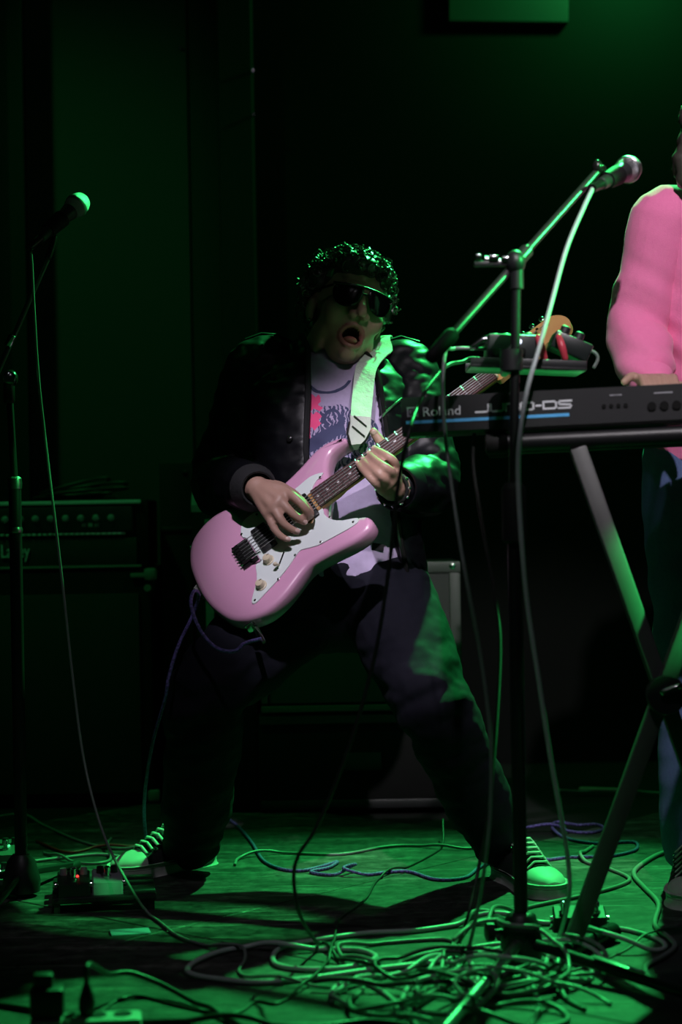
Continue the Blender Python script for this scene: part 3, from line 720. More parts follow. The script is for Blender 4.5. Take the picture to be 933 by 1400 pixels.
# cuffs, zip edges, epaulettes, snaps
def ringband(c, d, r0, r1, w, name, m, par):
    x, y = frame(d); n = 24; rr = []
    for h, r in ((-w / 2, r0), (-w / 2 + 0.004, r0 + 0.003), (w / 2 - 0.004, r1 + 0.003), (w / 2, r1), (w / 2 - 0.002, r1 - 0.004), (-w / 2, r0 - 0.004)):
        rr.append([c + d * h + (x * math.cos(2 * math.pi * k / n) + y * math.sin(2 * math.pi * k / n)) * r for k in range(n)])
    return MB().loft(rr, closed=True).build(name, m, par)
dR = (wrR - elR).normalized(); dL = (wrL - elL).normalized()
ringband(cfR + dR * 0.030, dR, 0.049, 0.037, 0.055, 'cuff', M_RIB, jacket)
ringband(cfL + dL * 0.026, dL, 0.052, 0.047, 0.050, 'cuff', M_JACKET, jacket)
from mathutils.bvhtree import BVHTree
def bvh_of(o):
    m = o.data; org = ORG[o.name] or V((0, 0, 0))
    return BVHTree.FromPolygons([v.co + org for v in m.vertices], [tuple(p.vertices) for p in m.polygons])
BJ = bvh_of(jacket); BT = bvh_of(tee)
def surf(px, py, trees, off=0.004):
    d = (CF + CR * ((px - 466.5) / FPX) + CU * ((700 - py) / FPX)).normalized(); best = None
    for t in trees:
        h = t.ray_cast(CO, d)
        if h[0] is not None and (best is None or h[3] < best[1]): best = (h[0], h[3], h[1])
    if best is None: return None, None
    return best[0] - d * off, (best[2] if best[2].dot(d) < 0 else -best[2])
for px, py in ((373, 516), (519, 541), (511, 496), (396, 600), (530, 640)):
    p, n = surf(px, py, [BJ])
    if p is None: continue
    MB().lathe([(0.007, -0.004), (0.007, 0.002), (0.004, 0.004), (0.0005, 0.0045)], p, n, 14).build('snap_button', M_GLOSSBLACK, jacket)
# welt pocket with bright zip on the viewer's right chest
pts = [surf(px, py, [BJ], 0.003)[0] for px, py in ((513, 583), (520, 572), (530, 562), (541, 552), (550, 545))]
pts = [p for p in pts if p is not None]
if len(pts) > 2: MB().tube(catmull(pts, 3), 0.003, 6).build('pocket_zip', M_STEEL, jacket)
# shoulder strap tabs
for (qx, sgn) in ((shL, 1), (shR, -1)):
    tp = []
    for k in range(6):
        s_ = k / 5; c0 = nec * (1 - s_) + qx * s_ + lat * sgn * 0.03 * s_
        h = BJ.ray_cast(c0 + V((0, 0, 0.4)), V((0, 0, -1)))
        if h[0] is not None and s_ > 0.35: tp.append(h[0] + V((0, 0, 0.003)))
    if len(tp) > 2:
        MB().tube(tp, 0.018, 10, flat=0.18).build('shoulder_tab', M_JACKET, jacket)

# the guitar dents the cloth it presses on
BG = bvh_of(gbody)
def give_way(o, tree, off=0.002):
    org = ORG[o.name] or V((0, 0, 0))
    for v in o.data.vertices:
        p = v.co + org; h = tree.find_nearest(p, 0.06)
        if h[0] is None or (p - h[0]).dot(h[1]) >= 0: continue
        ab = wrR - elR; s_ = max(0, min(1, (p - elR).dot(ab) / ab.length_squared))
        if (p - elR - ab * s_).length < 0.10 and not o.name.startswith('zip'): v.co = h[0] + h[1] * off - org      # forearm resting on the edge
        else: v.co = p - gN * ((p - gB).dot(gN) + 0.046) - org                     # shirt and jacket front behind the body
    o.data.update()
for o in [jacket, tee] + list(jacket.children):
    give_way(o, BG); give_way(o, BG)
for k in (1, 2):
    ep = catmull(EDGE[k], 4)
    for p in ep:
        h = BG.find_nearest(p, 0.08)
        if h[0] is not None and ((p - h[0]).dot(h[1]) < 0 or h[3] < 0.009):
            zz = (p - gB).dot(gN)
            if zz > -0.055: p -= gN * (zz + 0.055)
    ep = [ep[0]] + [(ep[i - 1] + ep[i] * 2 + ep[i + 1]) / 4 for i in range(1, len(ep) - 1)] + [ep[-1]]
    MB().tube(ep, 0.0065, 8).build('zip_edge', M_GLOSSBLACK if k == 1 else M_RIB, jacket)

# jeans
b = MB()
b.loft([torso_ring(spine(t)[0], spine(t)[1], a_, b_) for t, a_, b_ in ((0.0, 0.160, 0.122), (0.05, 0.158, 0.120), (0.14, 0.150, 0.112))])
b.ell(pel - V((0, 0, 0.045)), (0.150, 0.118, 0.11))
def leg(h, k_, an, r):
    b.limb([h - V((0, 0, 0.01)), (h * 2 + k_) / 3, (h + k_ * 2) / 3, k_, (k_ * 2 + an) / 3, (k_ + an * 2) / 3, an + V((0, 0, 0.015))], r, 22, 6)
leg(hipL, kneL, ankL, [0.118, 0.108, 0.094, 0.080, 0.076, 0.072, 0.064])
leg(hipR, kneR, ankR, [0.118, 0.112, 0.100, 0.086, 0.082, 0.078, 0.070])
me = remesh(b, 0.0065, 3)
def jean_fn(c):
    kk = math.exp(-(min((c - kneL).length, (c - kneR).length) / 0.12) ** 2); aa = math.exp(-(min((c - ankL).length, (c - ankR).length) / 0.13) ** 2)
    hh = math.exp(-((c - pel).length / 0.2) ** 2)
    k = 0.005 + 0.012 * kk + 0.014 * aa + 0.006 * hh
    n = noise.noise(V((c.x * 9 + c.z * 5, c.y * 9, c.z * 24 - c.x * 10)))
    return k * (n - 0.3 * abs(n)) + 0.0025 * noise.noise(V((c.x * 38, c.y * 38, c.z * 55)))
displace(me, jean_fn)
jeans = link('jeans', me, M_JEANS, g1, ang=180)
p, n = surf(517, 748, [BT, bvh_of(jeans)], 0.002)
if p is not None: MB().box(p, (0.026, 0.003, 0.016), Matrix.Rotation(R_(8), 3, 'Y'), bevel=0.001).build('hem_tag', M_CANVAS, tee)

# sneakers
def sneaker(toe, heel, up=0.0):
    ax = (toe - heel); ax.z = 0; L = 0.285; ax.normalize(); sd = V((0, 0, 1)).cross(ax).normalized(); o = heel.copy(); o.z = 0
    def T(x, y, z): return o + ax * x + sd * y + V((0, 0, z))
    prof = [(0.0, 0.006), (0.012, 0.026), (0.05, 0.034), (0.12, 0.034), (0.19, 0.046), (0.235, 0.046), (0.265, 0.036), (0.282, 0.016), (0.286, 0.0)]
    outl = [(x, w_) for x, w_ in prof] + [(x, -w_) for x, w_ in reversed(prof[:-1])]
    oc_ = [(p.x, p.y) for p in catmull([V((x, y, 0)) for x, y in outl], 3, True)]
    rs_ = []
    for x, wd, ht in ((0.004, 0.020, 0.060), (0.02, 0.031, 0.085), (0.06, 0.035, 0.098), (0.10, 0.036, 0.100), (0.135, 0.038, 0.088), (0.165, 0.041, 0.074), (0.195, 0.044, 0.062), (0.225, 0.043, 0.054)):
        rs_.append([T(x, wd * math.cos(t) * (1 - 0.25 * max(0, math.sin(t)) ** 2), 0.024 + (ht - 0.024) * max(math.sin(t), 0) ** 0.8) for t in [math.pi * k / 14 for k in range(15)]])
    sh = MB().loft(rs_).build('sneaker', M_CANVAS, g1)
    MB().loft([[T(x, y, z) for x, y in inset(oc_, -d)] for d, z in ((0.004, 0.0), (0.0, 0.004), (-0.001, 0.012), (0.0, 0.026), (0.004, 0.029))]).build('sole', M_WHITERUB, sh)
    MB().tube([T(x, y, 0.0195) for x, y in inset(oc_, 0.0018)] + [T(*inset(oc_, 0.0018)[0], 0.0195)], 0.0016, 6).build('sole_stripe', M_CANVAS, sh)
    rs_ = []
    for x, wd, ht in ((0.218, 0.0445, 0.057), (0.235, 0.0435, 0.053), (0.255, 0.038, 0.047), (0.270, 0.029, 0.041), (0.279, 0.016, 0.034)):
        rs_.append([T(x, wd * math.cos(t), 0.024 + (ht - 0.024) * max(math.sin(t), 0) ** 0.75) for t in [math.pi * k / 14 for k in range(15)]])
    MB().loft(rs_).build('toe_cap', M_WHITERUB, sh)
    MB().loft([[T(x, yy, zz + 0.004) for yy, zz in ((-0.018, ht - 0.004), (0, ht), (0.018, ht - 0.004), (0, ht - 0.008))] for x, ht in ((0.12, 0.098), (0.16, 0.079), (0.205, 0.062))]).build('tongue_flap', M_CANVAS, sh)
    for k in range(6):
        x = 0.128 + k * 0.0155; ht = 0.097 - k * 0.0072
        MB().tube([T(x, -0.026, ht - 0.010), T(x + 0.004, -0.012, ht + 0.004), T(x + 0.008, 0.012, ht + 0.004), T(x + 0.004, 0.026, ht - 0.010)], 0.0042, 8, flat=0.6).build('lace', M_LACE, sh)
        for s2 in (-1, 1):
            MB().lathe([(0.0045, 0), (0.0045, 0.0015), (0.002, 0.002)], T(x, s2 * 0.029, ht - 0.014), sd * s2 + V((0, 0, 0.6)), 10).build('eyelet', M_CHROME, sh)
    return sh
sneaker(F(752, 1226), F(683, 1196)); sneaker(F(152, 1203), F(292, 1178))

# wrist bracelet with studs on the fretting hand
wc = wrL + (elL - wrL).normalized() * 0.004; x, y = frame(dL)
bra = MB().tube([wc + (x * math.cos(t) + y * math.sin(t)) * 0.034 for t in [2 * math.pi * k / 24 for k in range(25)]], 0.004, 8).build('bracelet', M_RUBBER, g1)
for k in range(12):
    t = 2 * math.pi * k / 12; d = x * math.cos(t) + y * math.sin(t)
    MB().lathe([(0.004, 0), (0.004, 0.002), (0.001, 0.005)], wc + d * 0.037, d, 8).build('stud', M_CHROME, bra)
# pick between thumb and index finger
pc = GP(424, 711, 0.018)
tag(MB().loft([[pc + gA * (x * s_) + gU * (y * s_) * 0.9 + gN * z for x, y in ((0.0, 0.012), (0.011, 0.008), (0.010, -0.003), (0.001, -0.015), (-0.009, -0.003), (-0.010, 0.008))] for s_, z in ((0.9, 0.0), (1, 0.0007), (0.9, 0.0014))]).build('guitar_pick', mat('tortoise_plastic', (0.20, 0.10, 0.03), 0.3, nscale=60)),
    'brown tortoise pick held between thumb and finger', 'guitar pick')

# guitar strap lying over jacket and shirt
M_STRAP = mat('woven_cream_strap', (0.62, 0.66, 0.60), 0.7, nscale=45, col2=(0.30, 0.33, 0.30), bump=0.4, bscale=120, detail=6)
M_TAB = mat('cream_leather', (0.70, 0.72, 0.68), 0.45, nscale=40, bump=0.1)
M_EDGE = mat('black_leather', (0.012, 0.012, 0.012), 0.45, nscale=60)
def ribbon(pts, lats, wd, th, name, m, par):
    rr = []
    N_ = len(pts)
    for i in range(N_):
        t = (pts[min(i + 1, N_ - 1)] - pts[max(0, i - 1)]).normalized(); l = (lats[i] - t * lats[i].dot(t)).normalized(); nn = t.cross(l)
        w_ = wd[i] if isinstance(wd, list) else wd
        rr.append([pts[i] + l * w_ / 2 + nn * th / 2, pts[i] - l * w_ / 2 + nn * th / 2, pts[i] - l * w_ / 2 - nn * th / 2, pts[i] + l * w_ / 2 - nn * th / 2])
    return MB().loft(rr).build(name, m, par, ang=30)
horn = G(318, 113, -22)
front = []
for px, py in ((493, 582), (494, 560), (496, 540), (498, 520), (502, 500), (507, 484)):
    p, n = surf(px, py, [BT, BJ], 0.010)
    front.append(p if p is not None else Q(px, py, 3.98))
for i in range(1, len(front) - 1):
    pass
ys = [p.y for p in front]
for i in range(len(front)):       # straight, taut run: average the depth along the line
    t = i / (len(front) - 1); yy = (min(ys[0], ys[1]) - 0.07) * (1 - t) + min(ys[-1], ys[-2] + 0.02) * t - 0.006
    front[i] = front[i] * 1.0; px, py = ((493, 582), (494, 560), (496, 540), (498, 520), (502, 500), (507, 484))[i]
    front[i] = P(px, py, yy)
mid = P(488, 597, front[0].y - 0.01)
# over the shoulder beside the collar, down the back, round to the end button
pl = []
for k, p in enumerate(front[:-1]):
    s_ = k / (len(front) - 1); pl.append((p - CF * 0.010 * s_, (CR + CU * 0.10 + CF * (0.6 - 0.35 * s_)).normalized()))
xs = front[-1].x + 0.012
for k in range(7):
    yy = front[-1].y + 0.035 + k * 0.036; xs += 0.005
    best = None
    for tr_ in (BJ, BT):
        for dx_ in (0.0, 0.018):
            h = tr_.ray_cast(V((xs + dx_, yy, 1.30)), V((0, 0, -1)))
            if h[0] is not None and h[0].z > 0.9 and (best is None or h[0].z > best.z): best = h[0]
    if best is not None: pl.append((V((xs, yy, best.z + 0.0095)), V((1, 0, -0.1 * 0))))
for px, py, yy in ((478, 560, 4.46), (440, 620, 4.42), (385, 690, 4.32)):
    p = P(px, py, yy); sp = min((spx(k / 40)[0] for k in range(0, 40)), key=lambda c_: (c_ - p).length)
    dr_ = (p - sp).normalized(); best = 0.10
    for tr_ in (BJ, BT):
        h = tr_.ray_cast(sp + dr_ * 0.5, -dr_, 0.5)
        if h[0] is not None and (h[0] - sp).length < 0.32: best = max(best, (h[0] - sp).length)
    pl.append((sp + dr_ * (best + 0.024), V((-0.45, 0.0, -0.85)).cross(dr_).normalized() * -1))
pl.append((P(318, 752, 4.20), V((0.3, -0.6, 0.6)).normalized())); pl.append((G(-128, 0, -26), (gN * 0.4 + gU * 0.8).normalized()))
path = catmull([p for p, _ in pl], 5); lats = [l.normalized() for l in catmull([l for _, l in pl], 5)]
BB = bvh_of(body)
for _ in range(3):
    for i in range(14, 42):
        for e_ in (-0.021, 0.0, 0.021):
            for tr_ in (BJ, BB, BT):
                p = path[i] + lats[i] * e_; h = tr_.find_nearest(p, 0.05)
                if h[0] is None: continue
                dd = (p - h[0]).dot(h[1])
                if dd < 0.003 and h[3] < 0.04: path[i] = path[i] + h[1] * ((0.003 - dd) * 0.6)
    path = [path[0]] + [(path[i - 1] + path[i] * 2 + path[i + 1]) / 4 if 12 < i < 44 else path[i] for i in range(1, len(path) - 1)] + [path[-1]]
ribbon(path, lats, 0.046, 0.003, 'strap', M_STRAP, gt)
e0 = front[0] + (front[0] - front[1]).normalized() * 0.002 - CF * 0.002
tabp = [front[0] - CF * 0.003 + CU * 0.02, e0 - CF * 0.002, mid, P(487, 607, mid.y - 0.004), P(487, 614, horn.y - 0.01)]
tb = ribbon(tabp, [CR * 0.9 + CF * 0.4] * 5, [0.048, 0.048, 0.040, 0.022, 0.008], 0.004, 'strap_end', M_TAB, gt)
ribbon([q + CF * 0.004 for q in tabp[1:-1]] + [horn + (tabp[-1] - horn) * 0.3], [CR * 0.9 + CF * 0.4] * 4, [0.056, 0.050, 0.034, 0.012], 0.004, 'strap_backing', M_EDGE, gt)
for k in (0, 1):
    l_ = (CR * 0.9 + CF * 0.4).normalized(); t_ = (tabp[0] - tabp[2]).normalized(); l_ = (l_ - t_ * l_.dot(t_)).normalized(); n_ = l_.cross(t_)
    if n_.y > 0: n_ = -n_
    d_ = (l_ * 0.9 - t_ * 0.42).normalized()
    c0 = tabp[0] * (0.75 - 0.5 * k) + tabp[2] * (0.25 + 0.5 * k) + n_ * 0.004
    MB().box(c0, (0.036, 0.003, 0.002), rotm(d_, n_.cross(d_).normalized(), n_)).build('strap_slot', M_EDGE, tb)
# ------------------------------------------------------------------ cables (helper)
M_CABLE = mat('black_cable_rubber', (0.02, 0.021, 0.02), 0.45, nscale=80)
M_CABLEG = mat('grey_cable_rubber', (0.46, 0.52, 0.52), 0.38, nscale=80)
M_CABLED = mat('dark_green_grey_cable', (0.19, 0.22, 0.21), 0.42, nscale=80)
def braid_mat():
    m = mat('violet_braided_cable', (0.22, 0.16, 0.55), 0.7, nscale=200)
    nt = m.node_tree; b = nt.nodes['Principled BSDF']; N = nt.nodes.new; L = nt.links.new
    tc = N('ShaderNodeTexCoord'); ck = N('ShaderNodeTexChecker'); ck.inputs['Scale'].default_value = 150
    ck.inputs[1].default_value = (0.15, 0.11, 0.40, 1); ck.inputs[2].default_value = (0.06, 0.05, 0.16, 1)
    L(tc.outputs['Object'], ck.inputs['Vector']); L(ck.outputs[0], b.inputs['Base Color']); return m
M_BRAID = braid_mat()
PILE = {}          # settled spheres of cables and low rods, hashed by floor cell
CELL = 0.02
POSTS = []         # steep stretches of hanging cables near the floor: (point, radius)
HUBS = []          # upright round bodies that floor cables go round: (x, y, radius, height)
PID = [0]
def pile_add(p, r):
    PILE.setdefault((int(math.floor(p.x / CELL)), int(math.floor(p.y / CELL))), []).append((p.x, p.y, p.z, r, PID[0]))
def rod(a, b, r):
    PID[0] += 1; n = max(2, int((b - a).length / 0.003))
    for k in range(n + 1): pile_add(a + (b - a) * (k / n), r)
def resample(q, step):
    out = [q[0].copy()]; acc = 0.0
    for a, b in zip(q, q[1:]):
        L = (b - a).length
        if L < 1e-9: continue
        t = step - acc
        while t <= L: out.append(a + (b - a) * (t / L)); t += step
        acc = L - (t - step)
    if (out[-1] - q[-1]).length > step * 0.3: out.append(q[-1].copy())
    else: out[-1] = q[-1].copy()
    return out
def settle(q, r, skip=0.0):
    """lay a cable down: it rests on the floor and climbs over whatever already lies there"""
    STEP = 0.004; W_ = 20
    q = resample(q, STEP); N = len(q)
    for p in q:
        for hx, hy, hr, hh in HUBS:
            if p.z < hh:
                d = V((p.x - hx, p.y - hy, 0)); need = hr + r + 0.001
                if d.length < need:
                    d = d.normalized() if d.length > 1e-6 else V((0, -1, 0)); p.x = hx + d.x * need; p.y = hy + d.y * need
    for i, p in enumerate(q):
        if p.z > 0.2: continue
        for c_, cr2 in POSTS:
            if abs(p.z - c_.z) < 0.03:
                d = V((p.x - c_.x, p.y - c_.y, 0)); need = cr2 + r + 0.0008
                if d.length < need:
                    if d.length < 1e-5: d = V((0, -1, 0))
                    mv = d.normalized() * (need - d.length)
                    for k in range(-24, 25):          # carry the neighbours along so that no kink appears
                        if 0 <= i + k < N: w_ = 0.5 + 0.5 * math.cos(math.pi * k / 25); q[i + k].x += mv.x * w_; q[i + k].y += mv.y * w_
    base = [max(p.z, r) for p in q]
    def cells(p):
        cx, cy = int(math.floor(p.x / CELL)), int(math.floor(p.y / CELL))
        return [(cx + a, cy + b) for a in (-1, 0, 1) for b in (-1, 0, 1)]
    near = []
    for p in q:
        L = []
        for c_ in cells(p):
            for sp in PILE.get(c_, ()):
                rr = r + sp[3] + 0.0006; d2 = (p.x - sp[0]) ** 2 + (p.y - sp[1]) ** 2
                if d2 < rr * rr and sp[2] < 0.065 and p.z < 0.12: L.append((sp[2], math.sqrt(rr * rr - d2), rr, sp[4]))
        near.append(L)
    own = {}
    for i, p in enumerate(q): own.setdefault((int(math.floor(p.x / CELL)), int(math.floor(p.y / CELL))), []).append(i)
    gap = max(8, int(6 * r / STEP)); selfn = []
    for i, p in enumerate(q):
        L = []; rr = 2 * r + 0.0006
        for c_ in cells(p):
            for j in own.get(c_, ()):
                if j < i - gap:
                    d2 = (p.x - q[j].x) ** 2 + (p.y - q[j].y) ** 2
                    if d2 < rr * rr: L.append((j, math.sqrt(rr * rr - d2), rr))
        selfn.append(L)
    # one decision, over or under, for each crossing with another cable or rod
    last = {}; runs = []
    for i in range(N):
        for zs, h, rr, pid in near[i]:
            if zs + rr < base[i]: continue
            k = last.get(pid)
            if k is None or i - k[0] > 4: k = [i, {}]; last[pid] = k; runs.append(k[1])
            k[0] = i; k[1].setdefault(i, []).append((zs, h, rr))
    state = []
    for R_n in runs:
        under = all(zs - rr >= base[i] - 1e-5 for i, L in R_n.items() for zs, h, rr in L) and len(R_n) * STEP < 0.07
        state.append(under)
    def envelope(v0, rad, lim=None):
        o = v0[:]
        for i in range(N):
            if v0[i] > base[i] + 1e-6:
                for k in range(1, 40):
                    v = v0[i] - 0.5 * (k * STEP) ** 2 / rad
                    if v < r: break
                    for j in (i - k, i + k):
                        if 0 <= j < N:
                            u = v if lim is None else min(v, lim[j])
                            if u > o[j]: o[j] = u
        return o
    z = base[:]
    for it in range(8):
        lb = base[:]; ub = [9.0] * N
        for R_n, un in zip(runs, state):
            for i, L in R_n.items():
                for zs, h, rr in L:
                    if un: ub[i] = min(ub[i], zs - h)
                    else: lb[i] = max(lb[i], zs + h)
        for i in range(N):
            for j, h, rr in selfn[i]:
                if it and base[i] < 0.04 and base[j] < 0.04: lb[i] = max(lb[i], z[j] + h)
        hard = envelope(lb, 0.035); flip = False
        for n_, R_n in enumerate(runs):
            if state[n_] and any(hard[i] > min(zs - h for zs, h, rr in L) + 1e-4 for i, L in R_n.items()): state[n_] = False; flip = True
        z = envelope(hard, 0.14, ub)
        z = [max(a, b) for a, b in zip(z, hard)]
        if not flip and it > 2: break
    for _ in range(12):
        z = [max(lb[i], min(ub[i], (z[max(i - 1, 0)] + 2 * z[i] + z[min(i + 1, N - 1)]) / 4)) if 0 < i < N - 1 else z[i] for i in range(N)]
    for i, p in enumerate(q): p.z = z[i]
    PID[0] += 1
    for i, p in enumerate(q):
        a_, b_ = q[max(i - 1, 0)], q[min(i + 1, N - 1)]; t = b_ - a_
        if p.z > 0.012 and abs(t.z) > 0.6 * t.length:
            if p.z < 0.2: POSTS.append((p.copy(), r))
        else: pile_add(p, r)
    return q
def cable(pts, r, m, label, group='cables on the stage floor', n=8, sub=7, name='cable'):
    q = catmull(pts, sub)
    for p in q:
        if p.z < r: p.z = r
    return tag(MB().tube(settle(q, r), r, n).build(name, m, None, ang=180), label, 'cable', group)
def fl_(px, lift=0.0, r=0.004):
    """points on the floor; the cable itself is laid over its neighbours by settle()"""
    return [F(x, y, r) for x, y in px]

# ------------------------------------------------------------------ microphones
M_GRID = mat('steel_mesh_grille', (0.42, 0.42, 0.44), 0.35, metal=1.0, nscale=400, bump=0.8, bscale=900)
M_MICBODY = mat('dark_grey_mic_enamel', (0.03, 0.03, 0.032), 0.35, nscale=80)
def microphone(tail, head, label):
    d = (head - tail).normalized(); L = 0.162; o = head - d * (L - 0.004)
    t = thing('microphone', label, 'microphone', o, 'vocal microphones on boom stands')
    MB().lathe([(0.009, 0.0), (0.0115, 0.002), (0.012, 0.02), (0.0135, 0.06), (0.0165, 0.095), (0.0185, 0.108), (0.0185, 0.112)], o, d, 24).build('handle', M_MICBODY, t)
    gr = MB().lathe([(0.0185, 0.110), (0.022, 0.118), (0.0245, 0.130), (0.0245, 0.136), (0.0235, 0.146), (0.019, 0.156), (0.011, 0.163), (0.001, 0.165)], o, d, 24).build('grille', M_GRID, t)
    MB().lathe([(0.0246, 0.1275), (0.0262, 0.129), (0.0262, 0.134), (0.0246, 0.1355)], o, d, 24).build('grille_ring', M_STEEL, gr)
    MB().lathe([(0.0085, -0.040), (0.0085, -0.004), (0.0095, -0.002), (0.0095, 0.004)], o, d, 16).build('cable_plug', M_GLOSSBLACK, t)
    return o, d
def mic_clip(par, o, d, st):
    v_ = st - o; hgt = min(max(v_.dot(d), 0.040), 0.072); c = o + d * hgt; dn = v_ - d * v_.dot(d); dn.normalize()
    MB().lathe([(0.0127, 0.030), (0.0158, 0.030), (0.0188, 0.080), (0.0155, 0.080)], o, d, 24, closed=True).build('mic_clip', M_RUBBER, par)
    MB().limb([c + dn * 0.0235, (c + dn * 0.026 + st) / 2, st], [0.007, 0.007, 0.007], 12).build('clip_swivel', M_GLOSSBLACK, par)

# ------------------------------------------------------------------ boom stand beside the keyboard
bs = F(714, 1318); ct = V((bs.x + 0.012, bs.y, P(705, 356, bs.y).z))
st = thing('microphone_stand', 'black tripod boom stand with accessory tray in front of the keyboard', 'mic stand', bs)
MB().tube([V((bs.x, bs.y, 0.05)), V((bs.x, bs.y, P(700, 665, bs.y).z))], 0.0125, 16).build('lower_tube', M_BLACKMETAL, st)
MB().tube([V((bs.x, bs.y, P(700, 660, bs.y).z)), ct], 0.0085, 14).build('upper_tube', M_BLACKMETAL, st)
zc = P(700, 700, bs.y).z
MB().lathe([(0.014, -0.055), (0.021, -0.05), (0.022, 0.04), (0.016, 0.05), (0.012, 0.052)], (bs.x, bs.y, zc), (0, 0, 1), 20).build('height_clutch', M_RUBBER, st)
HUBS.append((bs.x, bs.y, 0.038, 0.10))
hub = MB().lathe([(0.020, 0.0), (0.036, 0.006), (0.038, 0.03), (0.034, 0.055), (0.026, 0.082), (0.018, 0.088)], (bs.x, bs.y, 0.004), (0, 0, 1), 24).build('leg_hub', M_PLASTIC, st)
rod(V((bs.x - 0.028, bs.y, 0.058)), V((bs.x - 0.066, bs.y - 0.006, 0.058)), 0.018)
MB().lathe([(0.005, 0), (0.005, 0.02), (0.016, 0.021), (0.017, 0.034), (0.012, 0.036)], V((bs.x - 0.028, bs.y, 0.058)), (-1, -0.15, 0), 18).build('locking_knob', M_PLASTIC, hub)
for k, (tip, mm) in enumerate(((F(985, 1385), M_BLACKMETAL), (F(590, 1440), M_ZINC), (V((bs.x - 0.02, bs.y + 0.30, 0.012)), M_BLACKMETAL))):
    a_ = V((bs.x, bs.y, 0.042)); tip = V((tip.x, tip.y, 0.013)); d = (tip - a_).normalized()
    rod(a_ + d * 0.03, tip, 0.0118 if k == 1 else 0.0100); rod(tip - d * 0.055, tip, 0.0130)
    lg = MB().tube([a_ + d * 0.03, tip], 0.0095, 14).build('leg', mm, st, label='bright metal leg' if k == 1 else None)
    MB().limb([tip - d * 0.05, tip - d * 0.01], [0.0125, 0.0125], 14).build('rubber_foot', M_RUBBER, lg)
    if k == 1:
        for s_ in (0.42, 0.62): MB().lathe([(0.0098, 0), (0.011, 0.001), (0.011, 0.012), (0.0098, 0.013)], a_ + (tip - a_) * s_, d, 14).build('leg_band', M_PLASTIC, lg)
    if k == 0:
        MB().box(a_ + (tip - a_) * 0.52 + V((0, 0, 0.012)), (0.11, 0.012, 0.003), rotm(d, V((0, 0, 1)).cross(d).normalized(), d.cross(V((0, 0, 1)).cross(d)).normalized()), bevel=0.001).build('highlight_strip', M_STEEL, lg)  # steel strip put in for the highlight along the top of the leg
b0 = P(592, 487, bs.y - 0.10); b1_ = P(816, 236, bs.y + 0.14)
bd = (b1_ - b0).normalized(); cl = b0 + bd * (ct - b0).dot(bd)
MB().tube([b0 + bd * 0.045, b1_], 0.0072, 14).build('boom_arm', M_SATIN, st, label='gloss black boom arm')
MB().limb([b0, b0 + bd * 0.055], [0.013, 0.0135], 14).build('counterweight', M_RUBBER, st)
MB().lathe([(0.010, -0.012), (0.0125, -0.01), (0.0125, 0.024), (0.009, 0.028)], cl + bd * 0.02, bd, 16).build('boom_collar', M_SATIN, st)
pv = MB(); pv.ell(cl + (ct - cl) * 0.5 - CF * 0.004, (0.018, 0.022, 0.022)); pv.tube([ct - V((0, 0, 0.05)), ct + V((0, 0, 0.005))], 0.012, 14)
pvo = pv.build('boom_pivot', M_PLASTIC, st)
# T handle of the pivot with its three bright lugs
hx = cl + CF * -0.012
MB().tube([hx, hx - CR * 0.052 + CU * 0.010], 0.005, 10).build('clamp_bolt', M_STEEL, pvo)
for k, (dx, wdt) in enumerate(((-0.064, 0.012), (-0.037, 0.018), (-0.014, 0.020))):
    MB().box(hx + CR * dx + CU * (0.012 - 0.002 * k) - CF * 0.006, (wdt, 0.012, 0.011), bevel=0.003).build('clamp_lug', M_CHROME, pvo)
MB().box(hx + CR * -0.034 + CU * 0.001, (0.075, 0.014, 0.010), bevel=0.003).build('clamp_handle', M_PLASTIC, pvo)
mo, md = microphone(P(812, 257, b1_.y - 0.032), P(866, 228, b1_.y + 0.12), 'vocal microphone with steel ball grille in front of the pink sweatshirt')
mic_clip(st, mo, md, b1_)
MB().ell(b1_ + CU * 0.010 + CR * 0.002, (0.010, 0.010, 0.014)).build('thread_adapter', M_GLOSSBLACK, st)
# accessory tray clamped to the stand
TY = 3.53
tz = P(703, 506, TY).z
TR = Matrix.Rotation(R_(3), 3, 'Y')
tc_ = P(718, 505, TY)
try_ = MB().box((tc_.x, TY, tz), (0.215, 0.15, 0.008), TR, bevel=0.003).build('accessory_tray', M_PLASTIC, st)
for sgy in (-1, 1): MB().box((tc_.x, TY + sgy * 0.073, tz + 0.008), (0.215, 0.005, 0.014), TR, bevel=0.0015).build('tray_lip', M_PLASTIC, try_)
MB().lathe([(0.009, -0.04), (0.02, -0.036), (0.02, 0.0)], (bs.x, bs.y, tz + 0.018), (0, 0, 1), 16).build('tray_clamp', M_PLASTIC, try_)
MB().tube([V((bs.x, bs.y, tz - 0.002)), V((bs.x + 0.004, TY - 0.04, tz - 0.008))], 0.008, 10).build('tray_arm', M_PLASTIC, try_)
ty = TY - 0.025
def onT(px, py): return P(px, py, ty)
M_LED_W = mat('white_led', (0.8, 0.8, 1.0), 0.3, emit=(0.75, 0.8, 1.0), estr=1.2)
M_LED_G = mat('green_led', (0.1, 0.9, 0.3), 0.3, emit=(0.1, 1.0, 0.35), estr=1.5)
M_LED_R = mat('red_led', (0.9, 0.05, 0.05), 0.3, emit=(1.0, 0.05, 0.04), estr=2.0)
M_RED = mat('red_plastic', (0.55, 0.05, 0.08), 0.4, nscale=60)
M_TEAL = mat('dark_teal_enamel', (0.010, 0.014, 0.014), 0.4, nscale=60)
